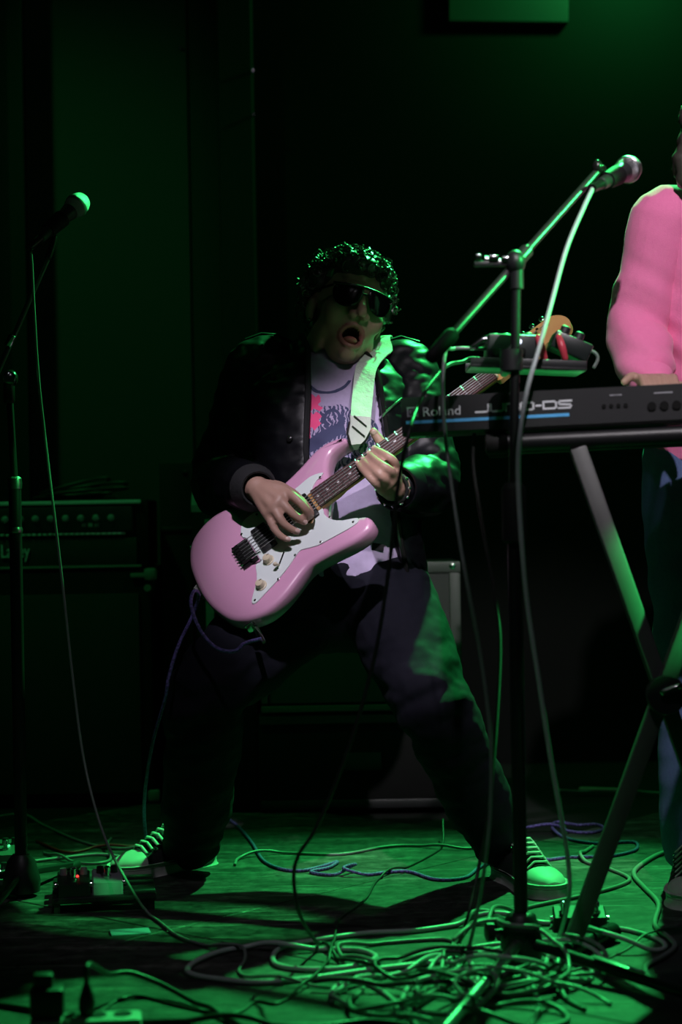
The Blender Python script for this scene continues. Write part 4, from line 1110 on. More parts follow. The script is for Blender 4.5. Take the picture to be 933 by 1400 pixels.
# small mixer on the tray
cx_ = onT(700, 480); topz = tz + 0.004
mx_ = thing('mini_mixer', 'small black mixer with knobs and a lit button on the stand tray', 'mixer', (cx_.x, ty + 0.02, topz))
MB().box((cx_.x, ty + 0.02, topz + 0.030), (0.095, 0.10, 0.058), TR, bevel=0.005).build('case', M_TEAL, mx_)
for k in range(4):
    for j in range(2):
        MB().lathe([(0.008, 0), (0.0075, 0.012), (0.005, 0.014)], (cx_.x - 0.032 + k * 0.021, ty - 0.005 + j * 0.045, topz + 0.049), (0, 0, 1), 14).build('knob', M_PLASTIC, mx_)
for k in range(3):
    MB().lathe([(0.0075, 0), (0.0075, 0.006), (0.004, 0.0065)], (cx_.x - 0.032 + k * 0.024, ty - 0.031, topz + 0.026), (0, -1, 0), 14).build('jack_socket', M_GLOSSBLACK, mx_)
p = onT(708, 453); MB().lathe([(0.0055, 0), (0.005, 0.004), (0.001, 0.005)], (p.x, ty - 0.028, topz + 0.044), (0, -1, 0.4), 12).build('button_light', M_LED_W, mx_)
p = onT(724, 453); MB().lathe([(0.006, 0), (0.005, 0.004), (0.001, 0.005)], (p.x, ty - 0.018, topz + 0.050), (0, -0.6, 1), 12).build('power_light', M_LED_G, mx_)
# red-capped plugs and a pedal tipped on the tray
c2 = onT(778, 480)
pd2 = thing('tray_pedal', 'dark effect box tilted on the stand tray beside the mixer', 'effect pedal', (c2.x, ty + 0.02, topz))
PR = Matrix.Rotation(R_(24), 3, 'Y')
MB().box((c2.x + 0.004, ty + 0.02, topz + 0.036), (0.075, 0.085, 0.034), PR, bevel=0.004).build('case', M_TEAL, pd2)
for k in range(2):
    MB().lathe([(0.010, 0), (0.009, 0.012), (0.004, 0.014)], V((c2.x - 0.008 + k * 0.026, ty + 0.0, topz + 0.062 - k * 0.012)), PR @ V((0, 0, 1)), 14).build('knob', M_PLASTIC, pd2)
for q, (px, py) in enumerate(((737, 463), (765, 468))):
    p = onT(px, py)
    tag(MB().limb([V((p.x - 0.004, ty - 0.03, topz + 0.052)), V((p.x, ty - 0.04, topz + 0.034)), V((p.x + 0.006, ty - 0.035, topz + 0.012))], [0.006, 0.0072, 0.0065], 12).build('jack_plug', M_RED),
        ('red plug leaning on the mixer on the stand tray', 'red plug leaning on the tilted pedal on the stand tray')[q], 'plug', 'red plugs on the stand tray')
p = onT(660, 444)
tag(MB().limb([V((p.x - 0.020, ty, topz + 0.038)), V((p.x + 0.006, ty, topz + 0.052)), V((p.x + 0.022, ty, topz + 0.040))], [0.006, 0.009, 0.008], 14).build('jack_plug', M_CHROME), 'shiny metal plug at the mixer end of the tray', 'plug')
cable([onT(812, 496) + V((0, 0, -0.01)), onT(818, 490), onT(812, 481), onT(798, 479), onT(785, 476)], 0.003, M_CABLED, 'short green-lit patch cable curling off the tray', 'cables on the tray')

# ------------------------------------------------------------------ keyboard on its stand
kl = P(549, 568, 3.40); kr_ = kl + V((1.02, -0.10, 0.0))
kx = (kr_ - kl).normalized(); ky = V((0, 0, 1)).cross(kx).normalized(); kz = V((0, 0, 1))
if ky.y < 0: ky = -ky
TILT = R_(1.6)
kx = (kx * math.cos(TILT) + kz * math.sin(TILT)).normalized(); kz = kx.cross(ky).normalized()
if kz.z < 0: kz = -kz
KM = rotm(kx, ky, kz)
KW, KD, KH = 1.02, 0.30, 0.064
def K(x, y, z): return kl + kx * x + ky * y + kz * z        # z from the middle of the rear panel
kb_ = thing('keyboard', 'black stage synthesizer with white lettering and blue stripe on its rear panel', 'keyboard', K(KW / 2, KD / 2, -KH / 2))
kprof = [(0.0, -KH / 2), (0.0, KH / 2), (0.012, KH / 2), (0.13, KH / 2 - 0.004), (0.14, KH / 2 - 0.016), (KD, KH / 2 - 0.022), (KD, -KH / 2 + 0.006), (KD - 0.02, -KH / 2), (0.01, -KH / 2 - 0.006)]
kcase = MB().loft([[K(x, y, z) for y, z in kprof] for x in (0.0, 0.004, KW - 0.004, KW)]).build('case', M_PLASTIC, kb_, ang=30)
keys = MB()
nwk = 36
for k in range(nwk):
    keys.box(K(0.07 + (k + 0.5) * (KW - 0.14) / nwk, 0.225, KH / 2 - 0.012), ((KW - 0.14) / nwk - 0.0015, 0.14, 0.012), KM)
keys.build('white_keys', mat('ivory_plastic', (0.6, 0.6, 0.58), 0.35), kb_, False)['kind'] = 'stuff'
def on_panel(me, x, z, sx, sz, m, name, par):
    """flat print lying on the rear panel; mesh x, y -> panel x, z"""
    for v in me.vertices:
        v.co = K(x + v.co.x * sx, -0.0006 - v.co.z, z + v.co.y * sz)
    return link(name, me, m, par, False)
SC = 3.40 / FPX       # metres per pixel on the panel
def kpx(px): return (px - 549) * SC
# maker's mark: bordered square with an inner bracket
lg = MB(); s0 = 0.0178
def rect(mb, x0, z0, x1, z1, y=-0.0008): mb.add([K(x0, y, z0), K(x1, y, z0), K(x1, y, z1), K(x0, y, z1), K(x0, 0.0005, z0), K(x1, 0.0005, z0), K(x1, 0.0005, z1), K(x0, 0.0005, z1)], [(0, 1, 2, 3), (7, 6, 5, 4), (0, 4, 5, 1), (1, 5, 6, 2), (2, 6, 7, 3), (3, 7, 4, 0)])
lx = kpx(557); lz = -0.0035
rect(lg, lx, lz, lx + 0.020, lz + s0)
lgo = lg.build('maker_mark', M_GREYPRINT, kb_, False)
lg = MB()
for (x0, z0, x1, z1) in ((0.003, 0.003, 0.005, 0.0148), (0.003, 0.003, 0.009, 0.005), (0.003, 0.0128, 0.016, 0.0148), (0.008, 0.0095, 0.016, 0.0112), (0.008, 0.0050, 0.0095, 0.0112), (0.008, 0.006, 0.014, 0.0075)):
    rect(lg, lx + x0, lz + z0, lx + x1, lz + z1, -0.0012)
lg.build('mark_lines', M_PLASTIC, lgo, False)
tm = text_mesh('Roland', 0.0235)
x0 = min(v.co.x for v in tm.vertices); x1 = max(v.co.x for v in tm.vertices)
for v in tm.vertices: v.co.x -= x0
wanted = kpx(630) - kpx(579)
on_panel(tm, kpx(579), -0.0035, wanted / (x1 - x0), 1.0, M_WHITEPRINT, 'maker_lettering', kb_)
# wide squared model lettering made of strokes
def stroke_text(letters, x, z, w, h, gap, th):
    mb = MB()
    def seg(p, q):
        d = (V(q) - V(p)); l = d.length; d.normalize(); nn = V((-d.y, d.x)); p = V(p) - d * th * 0.5; q = V(q) + d * th * 0.5
        c = [p + nn * th / 2, p - nn * th / 2, q - nn * th / 2, q + nn * th / 2]
        mb.add([K(x + u.x, -0.0008, z + u.y) for u in c] + [K(x + u.x, 0.0004, z + u.y) for u in c], [(0, 1, 2, 3), (7, 6, 5, 4), (0, 4, 5, 1), (1, 5, 6, 2), (2, 6, 7, 3), (3, 7, 4, 0)])
    for ch in letters:
        S_ = {'J': [((1, 1), (1, .15)), ((1, .15), (.85, 0)), ((.85, 0), (0, 0))],
              'U': [((0, 1), (0, .15)), ((0, .15), (.15, 0)), ((.15, 0), (.85, 0)), ((.85, 0), (1, .15)), ((1, .15), (1, 1))],
              'N': [((0, 0), (0, 1)), ((0, 1), (.85, 1)), ((.85, 1), (1, .85)), ((1, .85), (1, 0))],
              'O': [((.12, 0), (.88, 0)), ((.88, 0), (1, .15)), ((1, .15), (1, .85)), ((1, .85), (.88, 1)), ((.88, 1), (.12, 1)), ((.12, 1), (0, .85)), ((0, .85), (0, .15)), ((0, .15), (.12, 0))],
              '-': [((0.1, .5), (.9, .5))],
              'D': [((0, 0), (0, 1)), ((0, 1), (.85, 1)), ((.85, 1), (1, .8)), ((1, .8), (1, .2)), ((1, .2), (.85, 0)), ((.85, 0), (0, 0))],
              'S': [((1, 1), (.12, 1)), ((.12, 1), (0, .8)), ((0, .8), (.1, .55)), ((.1, .55), (.9, .45)), ((.9, .45), (1, .25)), ((1, .25), (.88, 0)), ((.88, 0), (0, 0))]}[ch]
        ww = w * (0.42 if ch == '-' else 1)
        for p, q in S_: seg((p[0] * ww, p[1] * h), (q[0] * ww, q[1] * h))
        x += ww + gap
    return mb
mw = kpx(779) - kpx(650)
stroke_text('JUNO-DS', kpx(651), -0.001, mw / 7.55, 0.0125, mw / 7.55 * 0.19, 0.0034).build('model_lettering', M_WHITEPRINT, kb_, False)
st_ = MB(); rect(st_, kpx(555), -0.0165, kpx(777), -0.0108); st_.build('blue_stripe', M_BLUEPRINT, kb_, False)
for x in (0.365, 0.378, 0.391, 0.404): MB().lathe([(0.004, 0), (0.004, 0.003), (0.0022, 0.003)], K(x, 0.001, -0.002), -ky, 12).build('socket', M_GLOSSBLACK, kb_)
for x in (0.45, 0.472, 0.494, 0.53, 0.58, 0.62, 0.66): MB().lathe([(0.008, 0), (0.008, 0.004), (0.0045, 0.004)], K(x, 0.001, -0.006), -ky, 16).build('jack_socket', M_GLOSSBLACK, kb_)
for x, wd in ((0.376, 0.022), (0.382, 0.012), (0.455, 0.026), (0.478, 0.010), (0.515, 0.020)): pr = MB(); rect(pr, x, 0.016, x + wd, 0.0185); pr.build('port_label', M_GREYPRINT, kb_, False)
MB().box(K(0.60, 0.0, 0.0), (0.003, 0.002, 0.06), KM).build('panel_seam', M_GLOSSBLACK, kb_, False)

# x-shaped keyboard stand
sb = F(812, 1290)
ks = thing('keyboard_stand', 'black folding x-frame stand under the synthesizer', 'keyboard stand', sb)
YS = 3.36
tubeend = P(664, 602, YS - 0.02); tz2 = K(0.2, 0.1, -KH / 2 - 0.030)
hb0 = K(0.155, 0.02, -KH / 2 - 0.0262); hb1 = K(0.93, 0.02, -KH / 2 - 0.0262)
hb2 = K(0.155, 0.24, -KH / 2 - 0.0262); hb3 = K(0.93, 0.24, -KH / 2 - 0.0262)
for a_, e_ in ((hb0, hb1), (hb2, hb3)):
    d = (e_ - a_).normalized()
    rl = MB().tube([a_, e_], 0.0165, 18).build('support_rail', M_BLACKMETAL, ks)
    for q, s_ in ((a_, 1), (e_, -1)): MB().lathe([(0.012, -0.006), (0.0195, -0.004), (0.0205, 0.0), (0.0205, 0.03), (0.018, 0.034)], q, d * s_, 20).build('rail_cap', M_RUBBER, rl)
piv = P(907, 948, YS)
def flat_leg(a_, e_, name, wdt=0.030, th=0.030, yaw=0.0):
    d = (e_ - a_).normalized(); s_ = Matrix.Rotation(yaw, 3, 'Z') @ V((0, 1, 0)); s_ = (s_ - d * s_.dot(d)).normalized(); t = d.cross(s_)
    L_ = (e_ - a_).length
    return MB().box((a_ + e_) / 2, (L_, th, wdt), rotm(d, s_, t), bevel=0.003).build(name, M_LEG, ks)
M_LEG = mat('satin_black_enamel', (0.09, 0.09, 0.09), 0.45, nscale=60)
la0 = P(790, 612, YS + 0.03); la1 = P(1028, 1292, YS + 0.03)
lb0 = P(1030, 604, YS - 0.005); lb1 = P(784, 1286, YS - 0.005)
HUBS.append((lb1.x + 0.012, lb1.y, 0.022, 0.13))
flat_leg(la0, la1, 'frame_leg', 0.030, 0.030, 0.0); flat_leg(lb0, lb1, 'frame_leg')
pvs = MB().lathe([(0.010, -0.03), (0.034, -0.028), (0.036, -0.020), (0.030, -0.016), (0.030, 0.02), (0.010, 0.03)], piv - V((0, 0.012, 0)), (0, 1, 0), 24).build('pivot_lock', M_PLASTIC, ks)
MB().limb([piv + V((-0.008, -0.046, 0.006)), piv + V((0.018, -0.05, 0.016))], [0.006, 0.006], 10).build('lock_lever', M_CHROME, pvs)
for c0, nm in ((lb1, 0), (la1, 1)):
    z_ = 0.017; a_ = V((c0.x - 0.035, c0.y - 0.16, z_)); e_ = V((c0.x + 0.02, c0.y + 0.28, z_))
    if nm == 0: a_ = V((c0.x - 0.02, c0.y - 0.05, z_)); e_ = V((c0.x + 0.085, c0.y + 0.10, z_))
    rod(a_, e_, 0.0145); rod(e_ - (e_ - a_).normalized() * 0.04, e_ + (e_ - a_).normalized() * 0.006, 0.017)
    ft = MB().tube([a_, e_], 0.014, 16).build('foot_bar', M_BLACKMETAL, ks)
    d = (e_ - a_).normalized()
    prof_ = []
    for k in range(8): prof_ += [(0.0165, k * 0.0055), (0.0165, k * 0.0055 + 0.003), (0.0148, k * 0.0055 + 0.0032), (0.0148, k * 0.0055 + 0.0053)]
    MB().lathe(prof_ + [(0.012, 0.046)], e_ - d * 0.038, d, 18).build('ribbed_foot', M_RUBBER, ft)
MB().tube([hb0 + kx * 0.16, la0 + V((0, 0.0, -0.01)), hb2 + kx * 0.16], 0.011, 12).build('cross_bar', M_BLACKMETAL, ks)
MB().tube([hb1 - kx * 0.16, lb0 + V((0, 0.0, -0.01)), hb3 - kx * 0.16], 0.011, 12).build('cross_bar', M_BLACKMETAL, ks)

# ------------------------------------------------------------------ keyboard player
M_SWEAT = mat('pink_fleece', (0.84, 0.20, 0.42), 0.9, nscale=120, col2=(0.78, 0.17, 0.38), bump=0.25, bscale=500, sheen=0.2)
M_DENIM = mat('blue_denim', (0.10, 0.15, 0.32), 0.85, nscale=160, col2=(0.06, 0.09, 0.22), bump=0.25, bscale=700)
yb = 3.90
kc = P(1002, 700, yb).x
kpz = V((kc, yb, 0))
g2 = thing('person', 'keyboard player in pink sweatshirt and blue jeans bent over the keys', 'person', kpz)
def W(x, y, z): return V((kc + x, yb + y, z))
p_pel = W(0, 0.02, 0.93); p_che = W(0.0, -0.02, 1.25); p_nec = W(0.0, -0.08, 1.47)
p_shR = W(-0.145, -0.07, 1.375); p_shL = W(0.165, -0.05, 1.40)
p_elR = P(872, 452, yb - 0.07); p_elL = W(0.25, 0.0, 1.12)
p_wrR = P(890, 521.5, 3.72); p_wrL = W(0.13, -0.20, 1.051)
p_hd = W(0.005, -0.14, 1.53)
b = MB()
HR2 = Matrix.Rotation(R_(5), 3, 'Z') @ Matrix.Rotation(R_(28), 3, 'X')
def h2(c, r): b.ell(p_hd + HR2 @ V(c), r, HR2, 18, 12)
h2((0, 0.022, 0.035), (0.076, 0.094, 0.084)); h2((0, -0.028, -0.028), (0.064, 0.062, 0.088)); h2((0, -0.045, -0.085), (0.045, 0.042, 0.040)); h2((0, -0.074, 0.022), (0.055, 0.022, 0.018))
for sx in (-1, 1): h2((sx * 0.04, -0.06, -0.03), (0.026, 0.026, 0.03)); h2((sx * 0.077, 0.016, -0.012), (0.010, 0.020, 0.033)); h2((sx * 0.014, -0.096, -0.032), (0.009, 0.010, 0.008))
h2((0, -0.086, -0.066), (0.024, 0.012, 0.008)); h2((0, -0.083, -0.110), (0.02, 0.016, 0.016))
b.limb([p_hd + HR2 @ V((0, -0.088, 0.012)), p_hd + HR2 @ V((0, -0.112, -0.028))], [0.008, 0.013], 12)
b.limb([p_hd + V((0, 0.03, -0.05)), p_nec, p_nec - V((0, -0.02, 0.06))], [0.056, 0.056, 0.07])
tor2 = lambda a_, k: [torso_ring(c_, V((0, -0.08, 1)), a * a_, d_ * a_ + k, lt=V((1, 0, 0))) for c_, a, d_ in ((p_pel - V((0, 0, .03)), 0.155, 0.11), (W(0, 0.01, 1.05), 0.14, 0.10), (p_che, 0.155, 0.11), (W(0, -0.05, 1.38), 0.16, 0.095), (p_nec, 0.07, 0.06))]
b.loft(tor2(1, 0))
for sh, el, wr in ((p_shR, p_elR, p_wrR), (p_shL, p_elL, p_wrL)):
    b.limb([sh, (sh + el) / 2, el, (el + wr) / 2, wr], [0.052, 0.044, 0.038, 0.036, 0.027])
p_hp = [(W(-0.085, 0.02, 0.90), W(-0.10, -0.02, 0.50), W(-0.095, 0.03, 0.09)), (W(0.085, 0.02, 0.90), W(0.10, -0.02, 0.50), W(0.11, 0.03, 0.09))]
for h, k_, an in p_hp: b.limb([h, (h + k_) / 2, k_, (k_ * 2 + an) / 3, an], [0.085, 0.072, 0.052, 0.05, 0.036])
ktz = K(0.35, 0.225, KH / 2).z
for wr, s_ in ((p_wrR, -1), (p_wrL, 1)):
    kn = []
    for k in range(4):
        m_ = wr + V((s_ * (0.030 - 0.020 * k), -0.075, -0.004)); kn.append(m_)
        b.limb([wr, (wr + m_) / 2, m_], [0.021, 0.016, 0.0125])
        b.limb([m_, m_ + V((s_ * 0.004, -0.032, 0.003)), m_ + V((s_ * 0.004, -0.055, -0.012)), m_ + V((s_ * 0.003, -0.066, -0.028))], [0.0105, 0.0095, 0.0085, 0.0072], 12, 4)
    b.limb(kn, [0.0115] * 4)
    b.limb([wr, wr + V((-s_ * 0.030, -0.03, -0.01)), wr + V((-s_ * 0.050, -0.06, -0.016)), wr + V((-s_ * 0.058, -0.085, -0.022))], [0.018, 0.015, 0.011, 0.008])
    # little finger side spread outwards, seen over the panel edge
    b.limb([kn[0], kn[0] + V((s_ * 0.022, -0.022, 0.008)), kn[0] + V((s_ * 0.040, -0.036, -0.004))], [0.0105, 0.0095, 0.0075], 12, 4)
body2 = link('body', remesh(b, 0.0045, 2), M_SKIN, g2, ang=180)
# bobbed hair
b = MB()
for k in range(60):
    z = 1 - 1.75 * ((k * 0.61803) % 1); ph = k * 2.39996; r_ = math.sqrt(max(0, 1 - min(1, z * z)))
    d = V((r_ * math.cos(ph), r_ * math.sin(ph), z))
    if d.y < -0.3 and z < 0.4: continue
    b.ell(p_hd + HR2 @ V((d.x * 0.092, 0.02 + d.y * 0.105, 0.03 + d.z * 0.10)), (0.035,) * 3, None, 8, 6)
b.ell(p_hd + HR2 @ V((0, 0.03, 0.04)), (0.09, 0.10, 0.09), HR2)
for sx in (-1, 1):
    b.limb([p_hd + V((sx * 0.085, 0.02, 0.03)), p_hd + V((sx * 0.105, 0.0, -0.05)), p_hd + V((sx * 0.095, -0.02, -0.11))], [0.035, 0.038, 0.022])
b.limb([p_hd + V((-0.05, 0.1, -0.02)), p_hd + V((0.0, 0.115, -0.05)), p_hd + V((0.05, 0.1, -0.02))], [0.05, 0.05, 0.05])
me = remesh(b, 0.006, 2); displace(me, lambda c: 0.006 * noise.noise(c * 45) + 0.004 * noise.noise(c * 110))
link('hair', me, M_HAIR, g2, ang=180)
# sweatshirt
b = MB()
rs = [torso_ring(c_, V((0, -0.08, 1)), a, d_, lt=V((1, 0, 0))) for c_, a, d_ in ((W(0, 0.02, 0.90), 0.170, 0.125), (W(0, 0.02, 0.93), 0.175, 0.130), (W(0, 0.01, 1.05), 0.172, 0.130), (p_che, 0.180, 0.135), (W(0, -0.04, 1.36), 0.180, 0.118), (W(0, -0.06, 1.43), 0.14, 0.095), (W(0, -0.075, 1.475), 0.09, 0.08))]
b.loft(rs); SLV = []
def sw_fn(c):
    k = 0.003 + 0.017 * math.exp(-(min((c - p_wrR).length, (c - p_elR).length * 1.2) / 0.12) ** 2)
    return k * noise.noise(V((c.x * 8, c.y * 9, c.z * 24 + c.x * 14))) + 0.005 * noise.noise(V((c.x * 10, c.y * 8, c.z * 6)))
body_b = b
for sh, el, wr in ((p_shR, p_elR, p_wrR), (p_shL, p_elL, p_wrL)):
    b = MB(); SLV.append(b)
    e_ = wr + (el - wr).normalized() * 0.015
    b.limb([sh * 0.8 + W(0, -0.05, 1.40) * 0.2, sh, sh + (el - sh) * 0.5, el, el + (e_ - el) * 0.55, e_], [0.074, 0.076, 0.066, 0.064, 0.060, 0.050], 20, 6)
me = remesh(body_b, 0.006, 3)
displace(me, sw_fn)
sws = link('sweatshirt', me, M_SWEAT, g2, ang=180)
for q in SLV:
    me = remesh(q, 0.006, 3); displace(me, sw_fn); link('sleeve', me, M_SWEAT, sws, ang=180)
for el, wr in ((p_elR, p_wrR), (p_elL, p_wrL)):
    d = (wr - el).normalized(); ringband(wr + d * 0.012, d, 0.044, 0.038, 0.045, 'cuff', M_SWEAT, sws)
# jeans and shoes
b = MB()
b.loft([torso_ring(c_, V((0, 0, 1)), a, d_, lt=V((1, 0, 0))) for c_, a, d_ in ((W(0, 0.02, 0.80), 0.165, 0.12), (W(0, 0.02, 0.88), 0.162, 0.12), (W(0, 0.02, 0.93), 0.155, 0.115))])
for h, k_, an in p_hp: b.limb([h, (h * 2 + k_) / 3, (h + k_ * 2) / 3, k_, (k_ + an) / 2, an + V((0, 0, 0.0))], [0.10, 0.096, 0.082, 0.070, 0.066, 0.062], 20, 6)
me = remesh(b, 0.007, 3); displace(me, lambda c: 0.006 * noise.noise(V((c.x * 9, c.y * 9, c.z * 18))))
link('jeans', me, M_DENIM, g2, ang=180)
g1_keep = g1; g1 = g2
sneaker(W(-0.14, -0.20, 0), W(-0.09, 0.08, 0)); sneaker(W(0.16, -0.20, 0), W(0.11, 0.08, 0))
g1 = g1_keep
# ------------------------------------------------------------------ boom stand at the left
lb = F(30, 1225); lz_ = lambda py: P(14, py, lb.y).z
lt_ = V((P(12, 525, lb.y).x, lb.y, lz_(525)))
ls = thing('microphone_stand', 'slim dark boom stand beside the bass amplifier', 'mic stand', lb)
MB().tube([V((lb.x, lb.y, 0.05)), V((lb.x, lb.y, lz_(662)))], 0.0135, 16).build('lower_tube', M_BLACKMETAL, ls)
MB().lathe([(0.0145, -0.01), (0.0155, 0.0), (0.0145, 0.012), (0.010, 0.016)], (lb.x, lb.y, lz_(662)), (0, 0, 1), 18).build('tube_collar', M_STEEL, ls)
MB().lathe([(0.014, -0.006), (0.0155, 0.0), (0.014, 0.006)], (lb.x, lb.y, lz_(725)), (0, 0, 1), 18).build('tube_ring', M_STEEL, ls)
MB().tube([V((lb.x, lb.y, lz_(664))), lt_], 0.0075, 14).build('upper_tube', M_BLACKMETAL, ls)
cl_ = MB().lathe([(0.010, -0.05), (0.0125, -0.045), (0.0125, -0.01), (0.009, 0.0)], lt_ + V((0, 0, 0.01)), (0, 0, 1), 16); cl_.build('clutch', M_GLOSSBLACK, ls)
l0 = P(-22, 552, lb.y + 0.02); l1 = P(66, 352, lb.y + 0.02)
MB().tube([l0, l1], 0.0055, 12).build('boom_arm', M_SATIN, ls)
ld = (l1 - l0).normalized(); lc = l0 + ld * (lt_ - l0).dot(ld)
pv = MB(); pv.ell(lt_ + V((0.004, 0.0, 0.012)), (0.016, 0.018, 0.018)); pvo = pv.build('boom_pivot', M_GLOSSBLACK, ls)
MB().lathe([(0.005, 0), (0.005, 0.014), (0.013, 0.015), (0.013, 0.028), (0.008, 0.030)], lt_ + V((0.002, -0.012, 0.008)), (0.25, -1, 0.1), 14).build('pivot_knob', M_CHROME, pvo)
MB().lathe([(0.0075, -0.012), (0.009, -0.01), (0.009, 0.012), (0.007, 0.014)], P(14, 466, lb.y + 0.02), ld, 14).build('arm_collar', M_CHROME, ls)
HUBS.append((lb.x, lb.y, 0.040, 0.09))
hub2 = MB().lathe([(0.020, 0.0), (0.038, 0.006), (0.040, 0.03), (0.030, 0.07), (0.018, 0.085)], (lb.x, lb.y, 0.004), (0, 0, 1), 22).build('leg_hub', M_PLASTIC, ls)
for an in (170, 265, 75):
    d = V((math.cos(R_(an)), math.sin(R_(an)), 0)); tip = lb + d * 0.30; tip.z = 0.012
    rod(V((lb.x, lb.y, 0.045)) + d * 0.03, tip, 0.0085); rod(tip - d * 0.05, tip, 0.012)
    lgx = MB().tube([V((lb.x, lb.y, 0.045)) + d * 0.03, tip], 0.008, 12).build('leg', M_BLACKMETAL, ls)
    MB().limb([tip - d * 0.04, tip - d * 0.008], [0.0115, 0.0115], 12).build('rubber_foot', M_RUBBER, lgx)
mo2, md2 = microphone(P(52, 328, lb.y - 0.02), P(114, 273, lb.y + 0.08), 'vocal microphone on the slim stand in front of the grey wall board')
mic_clip(ls, mo2, md2, l1)

# ------------------------------------------------------------------ amplifiers behind
AY = 5.20
def ax_(px, py=700): return P(px, py, AY).x
def az_(py): return P(120, py, AY).z
xr = ax_(198); xl = xr - 0.70; zt = az_(684); zb = az_(778); dep = 0.34
am = thing('amplifier_head', 'bass amplifier head with row of knobs and pale lettering on its grille', 'amplifier', ((xl + xr) / 2, AY + dep / 2, zb))
MB().box(((xl + xr) / 2, AY + dep / 2 + 0.012, (zt + zb) / 2), (xr - xl, dep, zt - zb), bevel=0.008).build('cabinet', M_TOLEX, am)
h = zt - zb
MB().box(((xl + xr) / 2 - 0.006, AY + 0.004, zt - 0.006), (xr - xl - 0.012, 0.010, 0.010), bevel=0.002).build('top_trim', M_WHITEPRINT, am)
MB().box(((xl + xr) / 2 - 0.006, AY + 0.004, zb + 0.006), (xr - xl - 0.012, 0.010, 0.007), bevel=0.002).build('bottom_trim', M_PIPING, am)
cp = MB().box(((xl + xr) / 2 - 0.01, AY + 0.006, zt - h * 0.27), (xr - xl - 0.05, 0.010, h * 0.36), bevel=0.002).build('control_panel', M_PLASTIC, am)
for k in range(14):
    x = xl + 0.06 + k * 0.042
    MB().lathe([(0.010, 0), (0.009, 0.012), (0.006, 0.014)], (x, AY + 0.001, zt - h * 0.26), (0, -1, 0), 12).build('knob', M_GREYPRINT, cp)
prn = MB()
for k in range(3): prn.box((xr - 0.17 + k * 0.018, AY + 0.0006, zt - h * 0.36), (0.012, 0.001, 0.010))
prn.build('panel_print', M_GREYPRINT, cp, False)
MB().box(((xl + xr) / 2 - 0.02, AY + 0.003, zt - h * 0.49), (xr - xl - 0.07, 0.010, 0.006), bevel=0.002).build('bead_strip', M_STEEL, am)
for k in range(40): MB().ell((xl + 0.05 + k * (xr - xl - 0.12) / 39, AY - 0.003, zt - h * 0.49), (0.004, 0.003, 0.0035), None, 8, 6).build('trim_bead', M_WHITEPRINT, am)
MB().box(((xl + xr) / 2, AY + 0.008, zb + h * 0.25), (xr - xl - 0.05, 0.010, h * 0.40), bevel=0.002).build('grille', M_GRILLE, am)
tm = text_mesh('Laney', 0.062, 0.002)
x0 = min(v.co.x for v in tm.vertices)
for v in tm.vertices: v.co = V((ax_(1) + (v.co.x - x0) * 0.56, AY - 0.001 - v.co.z, az_(761) + v.co.y * 0.85 + 0.001))
link('lettering', tm, M_WHITEPRINT, am, False)
# speaker cabinet under it
cb = thing('speaker_cabinet', 'tall black bass speaker cabinet under the amplifier head', 'speaker', ((xl + xr) / 2, AY + dep / 2, 0))
MB().box(((xl + xr) / 2, AY + dep / 2 + 0.014, zb / 2 + 0.0), (xr - xl + 0.03, dep + 0.02, zb - 0.002), bevel=0.01).build('cabinet', M_TOLEX, cb)
MB().box(((xl + xr) / 2, AY + 0.002, zb / 2 - 0.02), (xr - xl - 0.04, 0.012, zb - 0.10), bevel=0.003).build('grille', M_GRILLE, cb)
for sx in (xl - 0.008, xr + 0.008):
    for zz in (zb - 0.018, 0.02):
        MB().box((sx + (-0.004 if sx > 0 else 0.004), AY + 0.008, zz), (0.034, 0.034, 0.034), bevel=0.008).build('corner_cap', M_PIPING, cb)
cpx = P(196, 790, AY - 0.004)
MB().box((xr - 0.02, AY - 0.004, zb - 0.020), (0.045, 0.006, 0.012), bevel=0.002).build('latch', M_PIPING, cb)
MB().lathe([(0.010, 0), (0.010, 0.004), (0.006, 0.004)], (xr + 0.004, AY + 0.0, zb - 0.055), (0, -1, 0), 14).build('jack_plate', M_PIPING, cb)
# coil of cable lying on the amplifier
pts = []
for k in range(70):
    t = k / 69; a_ = t * 2 * math.pi * 4.3; r_ = 0.085 + 0.02 * math.sin(a_ * 0.7)
    pts.append(V((ax_(95) + 0.11 * math.cos(a_) * (r_ / 0.085) + 0.02 * math.sin(3 * t), AY + 0.16 + r_ * 0.8 * math.sin(a_), zt + 0.008 + 0.05 * (0.5 + 0.5 * math.cos(a_ + 0.5)) * t + 0.012 * t)))
cable(pts, 0.0045, M_CABLE, 'loosely coiled black cable lying on the bass amplifier', 'cables on the amplifiers', sub=2)
# taller black case beside it with a small mixer on its far side
c0 = ax_(190) ; c1 = P(262, 640, AY + 0.12).x; zt2 = P(225, 632, AY + 0.12).z
bx_ = thing('equipment_case', 'tall plain black case beside the bass speaker cabinet', 'case', ((xr + 0.03 + c1) / 2, AY + 0.3, 0))
MB().box(((xr + 0.03 + c1) / 2, AY + 0.30, zt2 / 2), (c1 - xr - 0.03, 0.36, zt2), bevel=0.006).build('shell', M_RUBBER, bx_)
MB().box(((xr + 0.03 + c1) / 2, AY + 0.118, zt2 * 0.80), (c1 - xr - 0.03, 0.008, 0.012), bevel=0.002).build('edge_strip', M_PLASTIC, bx_)
for zz in (0.03, zt2 - 0.03):
    MB().ell((c1 - 0.02, AY + 0.125, zz), (0.010, 0.012, 0.010), None, 10, 8).build('corner_ball', M_RUBBER, bx_)
